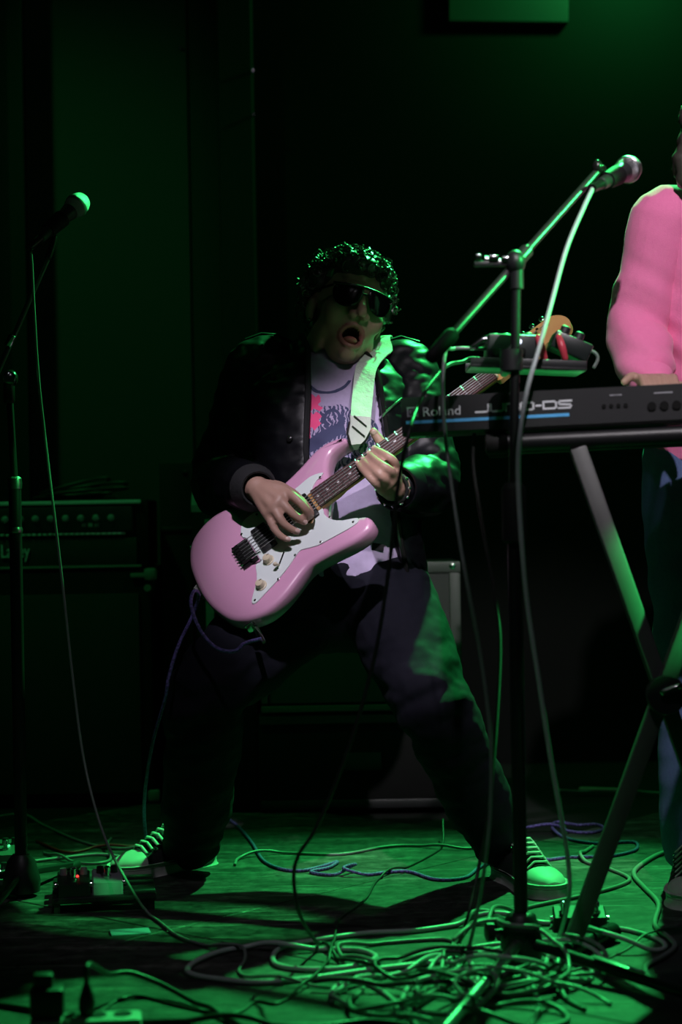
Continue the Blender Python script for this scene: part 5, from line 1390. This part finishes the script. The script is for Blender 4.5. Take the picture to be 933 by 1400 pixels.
# rack cabinet with angled mixer panel, seen behind the guitarist's elbow
rx0 = P(270, 700, 5.0).x; rx1 = rx0 + 0.14; rz = P(290, 700, 5.0).z
rk = thing('rack_case', 'narrow green-lit rack case standing behind the pink guitar body', 'rack', ((rx0 + rx1) / 2, 5.2, 0))
MB().box(((rx0 + rx1) / 2 + 0.012, 5.21, rz / 2), (rx1 - rx0, 0.40, rz), bevel=0.006).build('shell', M_TOLEX, rk)
MB().box((rx0 + 0.030, 4.998, rz / 2), (0.022, 0.02, rz - 0.04), bevel=0.003).build('rail', M_PIPING, rk)
MB().ell((P(256, 749, 5.0).x + 0.012, 5.0, P(256, 749, 5.0).z), (0.008, 0.008, 0.008), None, 10, 8).build('corner_ball', M_CHROME, rk)
mr_ = thing('rack_mixer', 'angled green-lit mixer panel on the rack case', 'mixer', ((rx0 + rx1) / 2, 5.15, rz))
SR = Matrix.Rotation(R_(62), 3, 'X') @ Matrix.Rotation(R_(0), 3, 'Z')
mc = V(((rx0 + rx1) / 2, 5.12, rz + 0.075))
MB().loft([[V((x, 5.02, rz + 0.001)), V((x, 5.02, rz + 0.02)), V((x, 5.17, rz + 0.145)), V((x, 5.24, rz + 0.145)), V((x, 5.24, rz + 0.001))] for x in (rx0 - 0.018, rx1 - 0.02)]).build('case', M_PIPING, mr_, False)
nd_ = V((0, -0.125, 0.15)).normalized(); ud_ = V((0, 0.15, 0.125)).normalized(); o_ = V((rx0 - 0.018, 5.02, rz + 0.02))
MB().box(o_ + V((0.07, 0, 0)) + ud_ * 0.1, (0.11, 0.16, 0.004), rotm(V((1, 0, 0)), ud_, nd_), bevel=0.001).build('panel', M_PANEL, mr_)
for i in range(3):
    for j in range(4):
        MB().lathe([(0.008, 0), (0.007, 0.012), (0.003, 0.013)], o_ + V((0.028 + i * 0.040, 0, 0)) + ud_ * (0.035 + j * 0.042) + nd_ * 0.002, nd_, 10).build('knob', M_CHROME if (i + j) % 3 == 0 else M_PLASTIC, mr_)

# open-back guitar amplifier with pale trim between the guitarist's legs, on a low road case
GY = 5.0
gx0 = P(356, 900, GY).x; gx1 = P(632, 900, GY).x; gz1 = P(600, 767, GY).z; gz0 = P(430, 974, GY).z
ga = thing('guitar_amplifier', "square combo amplifier with pale piping behind the guitarist's knees", 'amplifier', ((gx0 + gx1) / 2, GY + 0.13, gz0))
cx = (gx0 + gx1) / 2; wd_ = gx1 - gx0; hh_ = gz1 - gz0; cz = (gz0 + gz1) / 2
MB().box((cx, GY + 0.14, cz), (wd_, 0.26, hh_ - 0.002), bevel=0.008).build('cabinet', M_TOLEX, ga)
M_GTRIM = mat('pale_green_grey_vinyl', (0.07, 0.08, 0.07), 0.5, nscale=50)
for c, s_ in (((cx, GY + 0.002, gz1 - 0.016), (wd_, 0.022, 0.030)), ((cx, GY + 0.002, gz0 + 0.010), (wd_, 0.022, 0.018)), ((gx0 + 0.010, GY + 0.002, cz), (0.018, 0.022, hh_ - 0.05)), ((gx1 - 0.016, GY + 0.002, cz), (0.030, 0.022, hh_ - 0.062))):
    MB().box(c, s_, bevel=0.004).build('frame_trim', M_GTRIM, ga)
M_GCLOTH = mat('green_grey_grille_cloth', (0.055, 0.06, 0.055), 0.85, nscale=300, bump=0.6, bscale=600)
MB().box((cx - 0.003, GY + 0.004, cz), (wd_ - 0.05, 0.012, hh_ - 0.05), bevel=0.002).build('grille', M_GCLOTH, ga)
MB().lathe([(0.008, 0), (0.008, 0.004), (0.003, 0.006)], (gx1 - 0.022, GY - 0.008, gz1 - 0.014), (0, -1, 0), 12).build('corner_screw', M_CHROME, ga)
rc = thing('road_case', 'low black road case under the combo amplifier', 'case', (cx, GY + 0.16, 0))
MB().box((cx, GY + 0.17, gz0 / 2), (wd_ + 0.02, 0.34, gz0 - 0.003), bevel=0.008).build('shell', M_TOLEX, rc)
for zz in (0.02, gz0 - 0.02): MB().box((cx, GY + 0.0, zz), (wd_ + 0.01, 0.014, 0.024), bevel=0.003).build('edge_strip', M_PLASTIC, rc)
MB().box((cx, GY - 0.004, gz0 * 0.5), (0.10, 0.012, 0.05), bevel=0.004).build('handle', M_PLASTIC, rc)

# ------------------------------------------------------------------ pedals and power
def foot_pedal(c, rz_, w_, d_, h_, m, label, knobs=3, switches=1, led=None, name='effect_pedal', group=None, sw_x=None):
    t = thing(name, label, 'effect pedal', (c.x, c.y, 0), group)
    Rz = Matrix.Rotation(rz_, 3, 'Z')
    def T(x, y, z): return V((c.x, c.y, 0)) + Rz @ V((x, y, z))
    rg = []
    for x in (-w_ / 2, -w_ / 2 + 0.003, w_ / 2 - 0.003, w_ / 2):
        i_ = 0.003 if abs(x) == w_ / 2 else 0
        rg.append([T(x, -d_ / 2 + i_, 0.001), T(x, -d_ / 2 + i_, h_ * 0.7 - i_), T(x, d_ / 2 - i_, h_ - i_), T(x, d_ / 2 - i_, 0.001)])
    cs = MB().loft(rg).build('case', m, t, ang=30)
    for k in range(knobs):
        MB().lathe([(0.008, 0), (0.007, 0.014), (0.003, 0.015)], T((k - (knobs - 1) / 2) * w_ / (knobs + 0.2), d_ * 0.22, h_ * 0.90), (0, 0, 1), 12).build('knob', M_PLASTIC if m is not M_PLASTIC else M_GREYPRINT, t)
    for k in range(switches):
        xx = 0 if switches == 1 else (k - (switches - 1) / 2) * w_ * 0.62
        MB().lathe([(0.0085, 0), (0.0085, 0.004), (0.005, 0.0045), (0.005, 0.012), (0.0068, 0.013), (0.0068, 0.021), (0.003, 0.024)], T(xx, -d_ * 0.12, h_ * 0.80), (0, 0, 1), 14).build('foot_switch', M_CHROME, t)
    if led: MB().lathe([(0.003, 0), (0.003, 0.002), (0.001, 0.004)], T(w_ * 0.12, d_ * 0.02, h_ * 0.87), (0, 0, 1), 10).build('status_light', led, t)
    for sx in (-1, 1):
        MB().lathe([(0.008, 0), (0.008, 0.006), (0.004, 0.006)], T(sx * w_ / 2, 0, h_ * 0.42), Rz @ V((sx, 0, 0)), 12).build('jack_socket', M_CHROME, t)
    return t
foot_pedal(F(793, 1268), R_(-3), 0.100, 0.060, 0.036, M_PLASTIC, 'black two-button foot pedal with chrome switches beside the stand leg', knobs=0, switches=2, name='foot_switch_pedal')
M_WPED = mat('pale_enamel', (0.32, 0.31, 0.36), 0.4, nscale=50)
M_GPED = mat('grey_green_enamel', (0.12, 0.15, 0.14), 0.35, nscale=50)
# pedalboard at the left
pbc = F(128, 1240); pbc = V((pbc.x + 0.065, pbc.y, 0))
PBR = R_(8)
pb = thing('pedalboard', 'low dark pedalboard lying beside the left sneaker', 'pedalboard', (pbc.x - 0.04, pbc.y + 0.05, 0))
PZ = Matrix.Rotation(PBR, 3, 'Z')
for k in range(4):
    c = V((pbc.x - 0.05, pbc.y + 0.05, 0)) + PZ @ V((0, -0.085 + k * 0.058, 0))
    MB().box((c.x, c.y, 0.027), (0.21, 0.045, 0.012), PZ, bevel=0.003).build('rail', M_PLASTIC, pb)
for sx in (-1, 1):
    c = V((pbc.x - 0.05, pbc.y + 0.05, 0)) + PZ @ V((sx * 0.095, 0.0, 0))
    MB().loft([[c + PZ @ V((x, -0.10, 0.0)), c + PZ @ V((x, 0.11, 0.0)), c + PZ @ V((x, 0.11, 0.022)), c + PZ @ V((x, -0.10, 0.022))] for x in (-0.006, 0.006)]).build('side_rail', M_PLASTIC, pb, False)
def board_pedal(px, py, w_, d_, h_, m, label, **k):
    c = F(px, py, 0.03); t = foot_pedal(c, PBR, w_, d_, h_, m, label, **k); t.location.z = 0.0325; return t
board_pedal(147, 1219, 0.062, 0.10, 0.036, M_WPED, 'pale effect pedal on the dark pedalboard', knobs=2, group='pedals on the pedalboard')
board_pedal(101, 1222, 0.066, 0.10, 0.036, M_PLASTIC, 'dark effect pedal with a red light on the pedalboard', knobs=3, led=M_LED_R, group='pedals on the pedalboard')
foot_pedal(F(-6, 1214), R_(4), 0.072, 0.115, 0.040, M_GPED, 'grey effect pedal with blue-white light beside the slim stand base', knobs=2, switches=1, led=M_LED_W)
foot_pedal(F(8, 1190), R_(10), 0.066, 0.10, 0.062, M_GPED, 'taller grey effect pedal behind the slim stand base', knobs=3, switches=1, led=M_LED_G)
# blue-grey card lying on the floor
cc_ = F(178, 1275); 
tag(MB().box((cc_.x, cc_.y, 0.002), (0.075, 0.045, 0.002), Matrix.Rotation(R_(12), 3, 'Z'), bevel=0.0005).build('paper_card', mat('blue_grey_card', (0.16, 0.26, 0.34), 0.7)), 'small blue-grey card lying on the floor in front of the pedalboard', 'card')
# power strip with plugs in the foreground
pc_ = F(118, 1422)
ps = thing('power_strip', 'white power strip lying on the floor at the front', 'power strip', (pc_.x, pc_.y, 0))
PSR = Matrix.Rotation(R_(6), 3, 'Z')
M_STRIP = mat('white_strip_plastic', (0.45, 0.46, 0.44), 0.45, nscale=40)
MB().box((pc_.x, pc_.y, 0.019), (0.17, 0.055, 0.036), PSR, bevel=0.006).build('housing', M_STRIP, ps)
for k in range(4):
    c = V((pc_.x, pc_.y, 0.0365)) + PSR @ V((-0.058 + k * 0.038, 0, 0))
    MB().lathe([(0.014, 0), (0.014, 0.002), (0.012, 0.002), (0.012, 0.0008)], c, (0, 0, 1), 16).build('outlet', M_PLASTIC, ps)
c = V((pc_.x, pc_.y, 0.038)) + PSR @ V((-0.058, 0, 0))
tag(MB().box(c + V((0.0, 0.0, 0.024)), (0.052, 0.042, 0.044), PSR, bevel=0.006).box(c + V((-0.006, 0.004, 0.055)), (0.030, 0.026, 0.022), PSR, bevel=0.004).build('power_adapter', M_PLASTIC), 'black power adapter plugged into the white power strip', 'adapter')
c = V((pc_.x, pc_.y, 0.038)) + PSR @ V((0.002, 0, 0))
plugc = c + V((0, 0, 0.045))
tag(MB().limb([c + V((0, 0, 0.008)), c + V((0, 0, 0.026)), plugc], [0.013, 0.012, 0.006], 14).build('power_plug', M_PLASTIC), 'black power plug with looping cord in the white power strip', 'plug')

# ------------------------------------------------------------------ cables
THICK = 0.0052; THIN = 0.0034
cable(fl_([(753, 1262), (700, 1261), (651, 1261), (572, 1272), (500, 1276), (435, 1285), (390, 1294), (374, 1306), (379, 1319), (413, 1325), (463, 1324), (500, 1317), (514, 1308), (497, 1300), (472, 1298), (430, 1298), (396, 1299), (351, 1295), (310, 1299), (273, 1312), (257, 1324), (265, 1333), (310, 1340), (357, 1343), (421, 1338), (500, 1327), (580, 1317), (625, 1310), (690, 1296)], 0, THICK),
      THICK, M_CABLEG, 'long grey cable looping wide on the floor from the foot pedal')
cable([V((cx_.x - 0.046, ty + 0.01, topz + 0.036)), V((cx_.x - 0.062, ty + 0.01, topz + 0.036)), onT(632, 476), onT(620, 477), P(609, 483, 3.36), P(606, 540, 3.32), P(612, 620, 3.28), P(634, 770, 3.19), P(658, 900, 3.20), P(671, 1010, 3.20), P(671, 1100, 3.20), P(665, 1170, 3.20), P(652, 1250, 3.24)] + fl_([(632, 1322), (600, 1350)]), THIN, M_CABLED, 'grey cable hanging from the tray past the rear panel lettering', 'cables hanging from the stand tray')
cable([V((cx_.x - 0.046, ty + 0.03, topz + 0.018)), V((cx_.x - 0.075, ty + 0.03, topz + 0.020)), V((tc_.x - 0.118, ty + 0.01, topz + 0.012)), P(612, 500, 3.44), P(585, 530, 3.34), P(572, 556, 3.30), P(560, 590, 3.22), P(545, 660, 3.22), P(533, 770, 3.23), P(512, 900, 3.24), P(478, 1020, 3.24), P(436, 1125, 3.24), P(408, 1170, 3.24), P(402, 1205, 3.25), P(412, 1255, 3.26)] + fl_([(440, 1296), (470, 1317), (500, 1324), (518, 1332)], 0.012), THIN, M_CABLE, 'black cable hanging from the tray in a wide bow', 'cables hanging from the stand tray')
cable([K(0.130, 0.03, -0.034), P(648, 640, 3.42), P(662, 730, 3.40), P(678, 820, 3.38), P(684, 900, 3.36), P(672, 1080, 3.36), P(656, 1180, 3.36), P(641, 1250, 3.30)] + fl_([(618, 1315), (600, 1345), (560, 1365)], 0.008), THIN, M_CABLE, 'black cable dropping from under the synthesizer', 'cables hanging from the stand tray')
# microphone cables
e_ = mo - md * 0.038
cable([e_, P(798, 285, e_.y - 0.02), P(775, 340, e_.y - 0.05), P(755, 412, e_.y - 0.08), P(737, 478, 3.26), P(722, 530, 3.22), P(712, 590, 3.18), P(709, 650, 3.18), P(714, 745, 3.18), P(722, 830, 3.19), P(737, 930, 3.20), P(752, 1030, 3.21), P(768, 1120, 3.22), P(778, 1185, 3.24), P(777, 1235, 3.26)] + fl_([(762, 1290), (748, 1312), (735, 1334), (705, 1344), (660, 1338)], 0.004), 0.0042, M_CABLEG, 'grey microphone cable hanging in front of the synthesizer', 'microphone cables')
e_ = mo2 - md2 * 0.038
cable([e_, P(43, 352, lb.y - 0.03), P(47, 430, lb.y - 0.03), P(53, 520, lb.y - 0.03), P(63, 610, lb.y - 0.03), P(75, 710, lb.y - 0.04), P(88, 820, lb.y - 0.05), P(100, 930, lb.y - 0.06), P(115, 1040, lb.y - 0.10), P(138, 1130, lb.y - 0.18), P(165, 1190, lb.y - 0.25)] + fl_([(205, 1252), (245, 1280), (290, 1295), (330, 1300), (335, 1312), (327, 1328), (345, 1337), (400, 1345), (470, 1352)], 0.006), 0.0030, M_CABLED, 'thin microphone cable falling from the left microphone to the floor', 'microphone cables')
# braided guitar cable
j0 = G(-66, -172, -24); j1 = G(-66, -215, -24)
pgc_ = thing('guitar_cable', 'violet braided guitar cable running from the pink guitar across the floor', 'cable', F(400, 1190))
MB().lathe([(0.006, 0), (0.0065, 0.004), (0.0065, 0.030), (0.004, 0.045)], j0, -gU, 14).build('plug', M_CHROME, pgc_)
gc = [G(-66, -205, -24), P(334, 880, 3.76), P(322, 891, 3.74), P(300, 888, 3.74), P(281, 872, 3.76), P(267, 847, 3.78), P(261, 822, 3.80), P(266, 808, 3.84), P(272, 815, 3.90), P(262, 845, 3.92), P(245, 880, 3.84), P(231, 925, 3.80), P(226, 955, 3.80), P(208, 1020, 3.88), P(198, 1085, 4.10), P(198, 1130, 4.32)] + fl_([(205, 1160), (225, 1136), (262, 1120), (295, 1115), (320, 1125), (343, 1150), (360, 1176), (385, 1188), (415, 1190), (445, 1183), (462, 1178), (450, 1186), (425, 1192), (455, 1196), (487, 1190), (470, 1195), (500, 1196), (555, 1191), (595, 1202), (635, 1200), (656, 1186), (684, 1175), (720, 1173), (750, 1175), (775, 1172), (816, 1171), (844, 1169), (869, 1162), (871, 1153), (857, 1151), (816, 1153), (775, 1146), (756, 1132), (762, 1124), (790, 1128), (816, 1127), (826, 1133), (810, 1138), (781, 1137), (760, 1132), (725, 1131), (690, 1136)], 0.003)
q = catmull(gc, 7)
for p in q: p.z = max(p.z, 0.0042)
q = settle(q, 0.0038)
MB().tube(q, 0.0038, 10).build('cord', M_BRAID, pgc_, ang=180)
# thin dark cables over the middle of the floor
cable([F(606, 1120, 0.05)] + fl_([(603, 1160), (565, 1182), (520, 1200), (500, 1229), (470, 1252), (461, 1262), (459, 1284), (449, 1318), (432, 1340), (407, 1356), (379, 1372), (351, 1369), (326, 1384), (288, 1384), (240, 1374), (190, 1362), (160, 1368), (139, 1384)], 0.014, 0.0026), 0.0026, M_CABLE, 'thin black cable wandering from the road case to the power strip')
cable([plugc - V((0, 0, 0.004)), plugc + V((0.002, 0.01, 0.03))] + [F(149, 1332, 0.05), F(178, 1330, 0.04), F(221, 1346, 0.02), F(267, 1371, 0.006), F(319, 1397, 0.006), F(380, 1425, 0.006)], 0.0045, M_CABLE, 'black power cord arching out of the power plug')
cable(fl_([(-60, 1368), (0, 1374), (40, 1380), (75, 1386)], 0, 0.005), 0.005, M_CABLE, 'short black cord reaching the adapter of the power strip')
cable(fl_([(168, 1398), (240, 1396), (330, 1398), (420, 1405), (500, 1396), (560, 1402)], 0, 0.005), 0.005, M_CABLE, 'black cord running from the power strip along the stage front')
# right-hand cables
cable(fl_([(811, 1157), (794, 1170), (803, 1179), (828, 1186), (857, 1198), (858, 1206), (828, 1217), (781, 1228), (725, 1240), (703, 1248), (678, 1258), (668, 1272)], 0.002), THIN + 0.0008, M_CABLED, 'green-lit cable curving behind the foot pedal to the stand knob')
cable(fl_([(990, 1155), (933, 1160), (901, 1168), (872, 1186), (868, 1198), (882, 1214), (901, 1236), (896, 1264), (916, 1283), (923, 1295), (907, 1308), (885, 1320), (884, 1332), (893, 1342)], 0.0, THICK), THICK, M_CABLED, 'thick dark cable snaking beside the ribbed stand foot')
cable(fl_([(831, 1268), (860, 1272), (891, 1281), (908, 1290), (907, 1298), (885, 1301), (850, 1300), (820, 1297), (797, 1289)], 0.004), THIN + 0.0012, M_CABLEG, 'grey cable leaving the foot pedal in a tight bend')
cable(fl_([(985, 1264), (933, 1273), (880, 1285), (850, 1302), (800, 1322), (770, 1330)], 0, 0.002), 0.002, M_CABLED, 'thin wire crossing behind the tripod leg')
# the tangle round the tripod base
tang = [([(455, 1370), (452, 1362), (461, 1353), (480, 1346), (502, 1345), (525, 1357), (545, 1374), (561, 1390), (570, 1402)], M_CABLEG),
        ([(590, 1400), (508, 1386), (460, 1371), (455, 1364), (486, 1346), (527, 1335), (569, 1324), (611, 1303), (631, 1296), (640, 1307), (636, 1324), (608, 1351), (569, 1376), (540, 1392)], M_CABLEG),
        ([(497, 1351), (484, 1366), (478, 1378), (486, 1388), (522, 1391), (558, 1384), (597, 1360), (640, 1340), (690, 1330), (740, 1326)], M_CABLED),
        ([(550, 1380), (551, 1366), (557, 1352), (580, 1332), (597, 1321), (625, 1318), (647, 1326), (654, 1339), (645, 1354), (611, 1371), (580, 1380), (572, 1374), (573, 1350), (590, 1335)], M_CABLEG),
        ([(430, 1351), (500, 1353), (560, 1356), (640, 1356), (690, 1360), (760, 1352)], M_CABLE),
        ([(546, 1320), (550, 1314), (578, 1305), (618, 1296), (619, 1287), (597, 1284), (527, 1289), (472, 1297), (462, 1303), (475, 1314), (502, 1324), (519, 1332)], M_CABLED),
        ([(600, 1345), (612, 1312), (636, 1274), (653, 1260), (690, 1259), (730, 1262)], M_CABLED),
        ([(690, 1346), (706, 1344), (734, 1339), (759, 1349), (775, 1366), (800, 1380)], M_CABLED),
        ([(700, 1330), (723, 1349), (737, 1377), (725, 1402)], M_CABLEG),
        ([(742, 1306), (790, 1312), (822, 1320), (846, 1334)], M_CABLEG),
        ([(752, 1313), (785, 1317), (808, 1326), (808, 1338), (786, 1350), (758, 1356)], M_CABLEG),
        ([(770, 1309), (808, 1314), (829, 1324), (824, 1340), (780, 1348), (700, 1358), (640, 1350)], M_CABLED),
        ([(640, 1296), (690, 1290), (735, 1296), (764, 1314), (752, 1336), (700, 1346), (640, 1336), (600, 1318)], M_CABLEG),
        ([(620, 1330), (660, 1318), (720, 1318), (768, 1330), (776, 1352), (730, 1366), (660, 1362), (610, 1348)], M_CABLED)]
desc = ['arched grey cable at the left end of the tangle', 'grey cable in a long open loop at the left of the tangle', 'dark cable swept across the front of the tangle', 'grey cable in a round upright loop beside the chrome leg', 'straight black cable lying through the tangle',
        'dark cable in a flat oval behind the tangle', 'dark cable arching over behind the stand knob', 'dark cable arching in front of the tripod hub', 'grey cable end hooking down in front of the tripod hub', 'grey cable end reaching towards the tripod leg',
        'grey cable bent in a hook beside the tripod leg', 'dark cable hooked round between hub and tripod leg', 'grey cable ring lying round the tripod hub', 'dark cable ring lying round the tripod hub']
for (pp, m_), ds in zip(tang, desc):
    lift = 0.004 + 0.02 * random.random()
    cable(fl_(pp, lift), 0.0040 if m_ is not M_CABLE else 0.0046, m_, ds, 'tangle of cables at the tripod base')
rn = random.Random(3)
for k in range(5):
    cxp, cyp = rn.uniform(560, 780), rn.uniform(1335, 1400); rx, ry = rn.uniform(40, 95), rn.uniform(8, 20); ph = rn.uniform(0, 6.28)
    pp = [(cxp + rx * math.cos(ph + t) * (1 + 0.06 * t), cyp + ry * math.sin(ph + t)) for t in [j * 0.5 for j in range(rn.randint(9, 17))]]
    cable(fl_(pp, 0.002 + 0.02 * rn.random()), rn.choice((0.0034, 0.004, 0.0045)), rn.choice((M_CABLED, M_CABLE, M_CABLEG, M_CABLE)), 'loop of cable lying loose in the foreground tangle before the tripod hub', 'loops in the foreground tangle')
# cables at the back of the stage
cable(fl_([(321, 1182), (330, 1172), (380, 1166), (463, 1168), (524, 1158), (565, 1156), (626, 1160), (680, 1158)], 0), THIN, M_CABLED, "dark cable crossing the floor behind the guitarist's legs")
M_CABLER = mat('red_cable_rubber', (0.28, 0.02, 0.02), 0.5)
for pp, m_, ds in (([(-20, 1120), (30, 1113), (60, 1128), (110, 1150), (160, 1160), (230, 1156)], M_CABLED, 'dark cable lying along the front of the bass cabinet'),
                   ([(50, 1150), (90, 1165), (130, 1160), (180, 1158), (230, 1152)], M_CABLER, 'dull red cable behind the pedalboard'),
                   ([(40, 1178), (90, 1172), (140, 1168), (190, 1176)], M_CABLEG, 'grey cable running along the back of the pedalboard'),
                   ([(60, 1166), (110, 1180), (150, 1176), (146, 1156), (152, 1146)], M_CABLED, 'dark cable rising behind the pedalboard'),
                   ([(760, 1080), (800, 1082), (850, 1079), (900, 1084), (960, 1080)], M_CABLED, 'dark cable at the far end of the stage')):
    cable(fl_(pp, 0.002), THIN, m_, ds)
# drum stick and red cap on the far floor
s0_, s1_ = F(795, 1083), F(842, 1084)
tag(MB().limb([s0_ + V((0, 0, 0.008)), s1_ + V((0, 0, 0.008))], [0.007, 0.006], 10).build('drumstick', mat('pale_wood', (0.5, 0.42, 0.32), 0.6)), 'pale drumstick lying on the far floor behind the stand leg', 'drumstick')

# ------------------------------------------------------------------ stage lamps on pipes
def par_can(loc, tgt, m_lens, label, back=0.02):
    d = (tgt - loc).normalized(); o = loc - d * back
    t = thing('stage_lamp', label, 'stage lamp', o, 'stage lamps on the lighting pipes')
    MB().lathe([(0.035, -0.20), (0.06, -0.19), (0.085, -0.12), (0.09, -0.02), (0.086, -0.02), (0.08, -0.11), (0.05, -0.17)], o, d, 24).build('can', M_BLACKMETAL, t)
    MB().lathe([(0.080, -0.115), (0.080, -0.112), (0.04, -0.106), (0.001, -0.104)], o, d, 24).build('lens', m_lens, t)
    x = V((1, 0, 0)); c = o - d * 0.1; top_ = c + V((0, 0, 0.20))
    MB().tube([c + x * 0.093, c + x * 0.1 + V((0, 0, 0.16)), top_, c - x * 0.1 + V((0, 0, 0.16)), c - x * 0.093], 0.008, 8).build('yoke', M_BLACKMETAL, t)
    MB().tube([top_, V((top_.x, top_.y, 3.42))], 0.010, 8).build('hanger', M_BLACKMETAL, t)
    return top_
for lo, tg, m_, lbl in ((KEY_LOC, KEY_TGT, M_LENS, 'green stage lamp hanging in front of the back wall'), (FRONT_LOC, FRONT_TGT, M_LENSW, 'white stage lamp aimed at the guitarist'), (PLAYER_LOC, PLAYER_TGT, M_LENSW, 'white stage lamp aimed at the keyboard player'), (SIDE_LOC, BOOM_TGT, M_LENS, 'green lamp added beside the stage for the boom arm and stand leg'), (WASH_LOC, WASH_TGT, M_LENS, 'green lamp added out of view to light the grey wall board')):  # side and wash lamps are additions hung out of view
    par_can(lo, tg, m_, lbl)
for k, (yy, lbl) in enumerate(((5.62, 'black lighting pipe along the back wall'), (1.75, 'black lighting pipe over the stage front'), (4.1, 'black lighting pipe over the middle of the stage'), (2.45, 'black lighting pipe between stage front and middle'))):
    t = thing('lighting_pipe', lbl, 'pipe', (0, yy, 3.42), 'lighting pipes under the ceiling')
    MB().tube([V((-3.85, yy, 3.44)), V((3.85, yy, 3.44))], 0.024, 14).build('pipe', M_BLACKMETAL, t)
    for xx in (-2.5, 0, 2.5): MB().tube([V((xx, yy, 3.44)), V((xx, yy, 3.50))], 0.012, 8).build('hanger', M_BLACKMETAL, t)
# flat panel high on the back wall
mx0 = P(614, 36, WY); mx1 = P(778, 36, WY)
struct('trim_4', MB().box(((mx0.x + mx1.x) / 2, WY - 0.02, mx0.z + 0.20), (mx1.x - mx0.x, 0.04, 0.40), Matrix.Rotation(R_(1.5), 3, 'Y'), bevel=0.005), mat('dark_grey_panel', (0.012, 0.013, 0.012), 0.8))
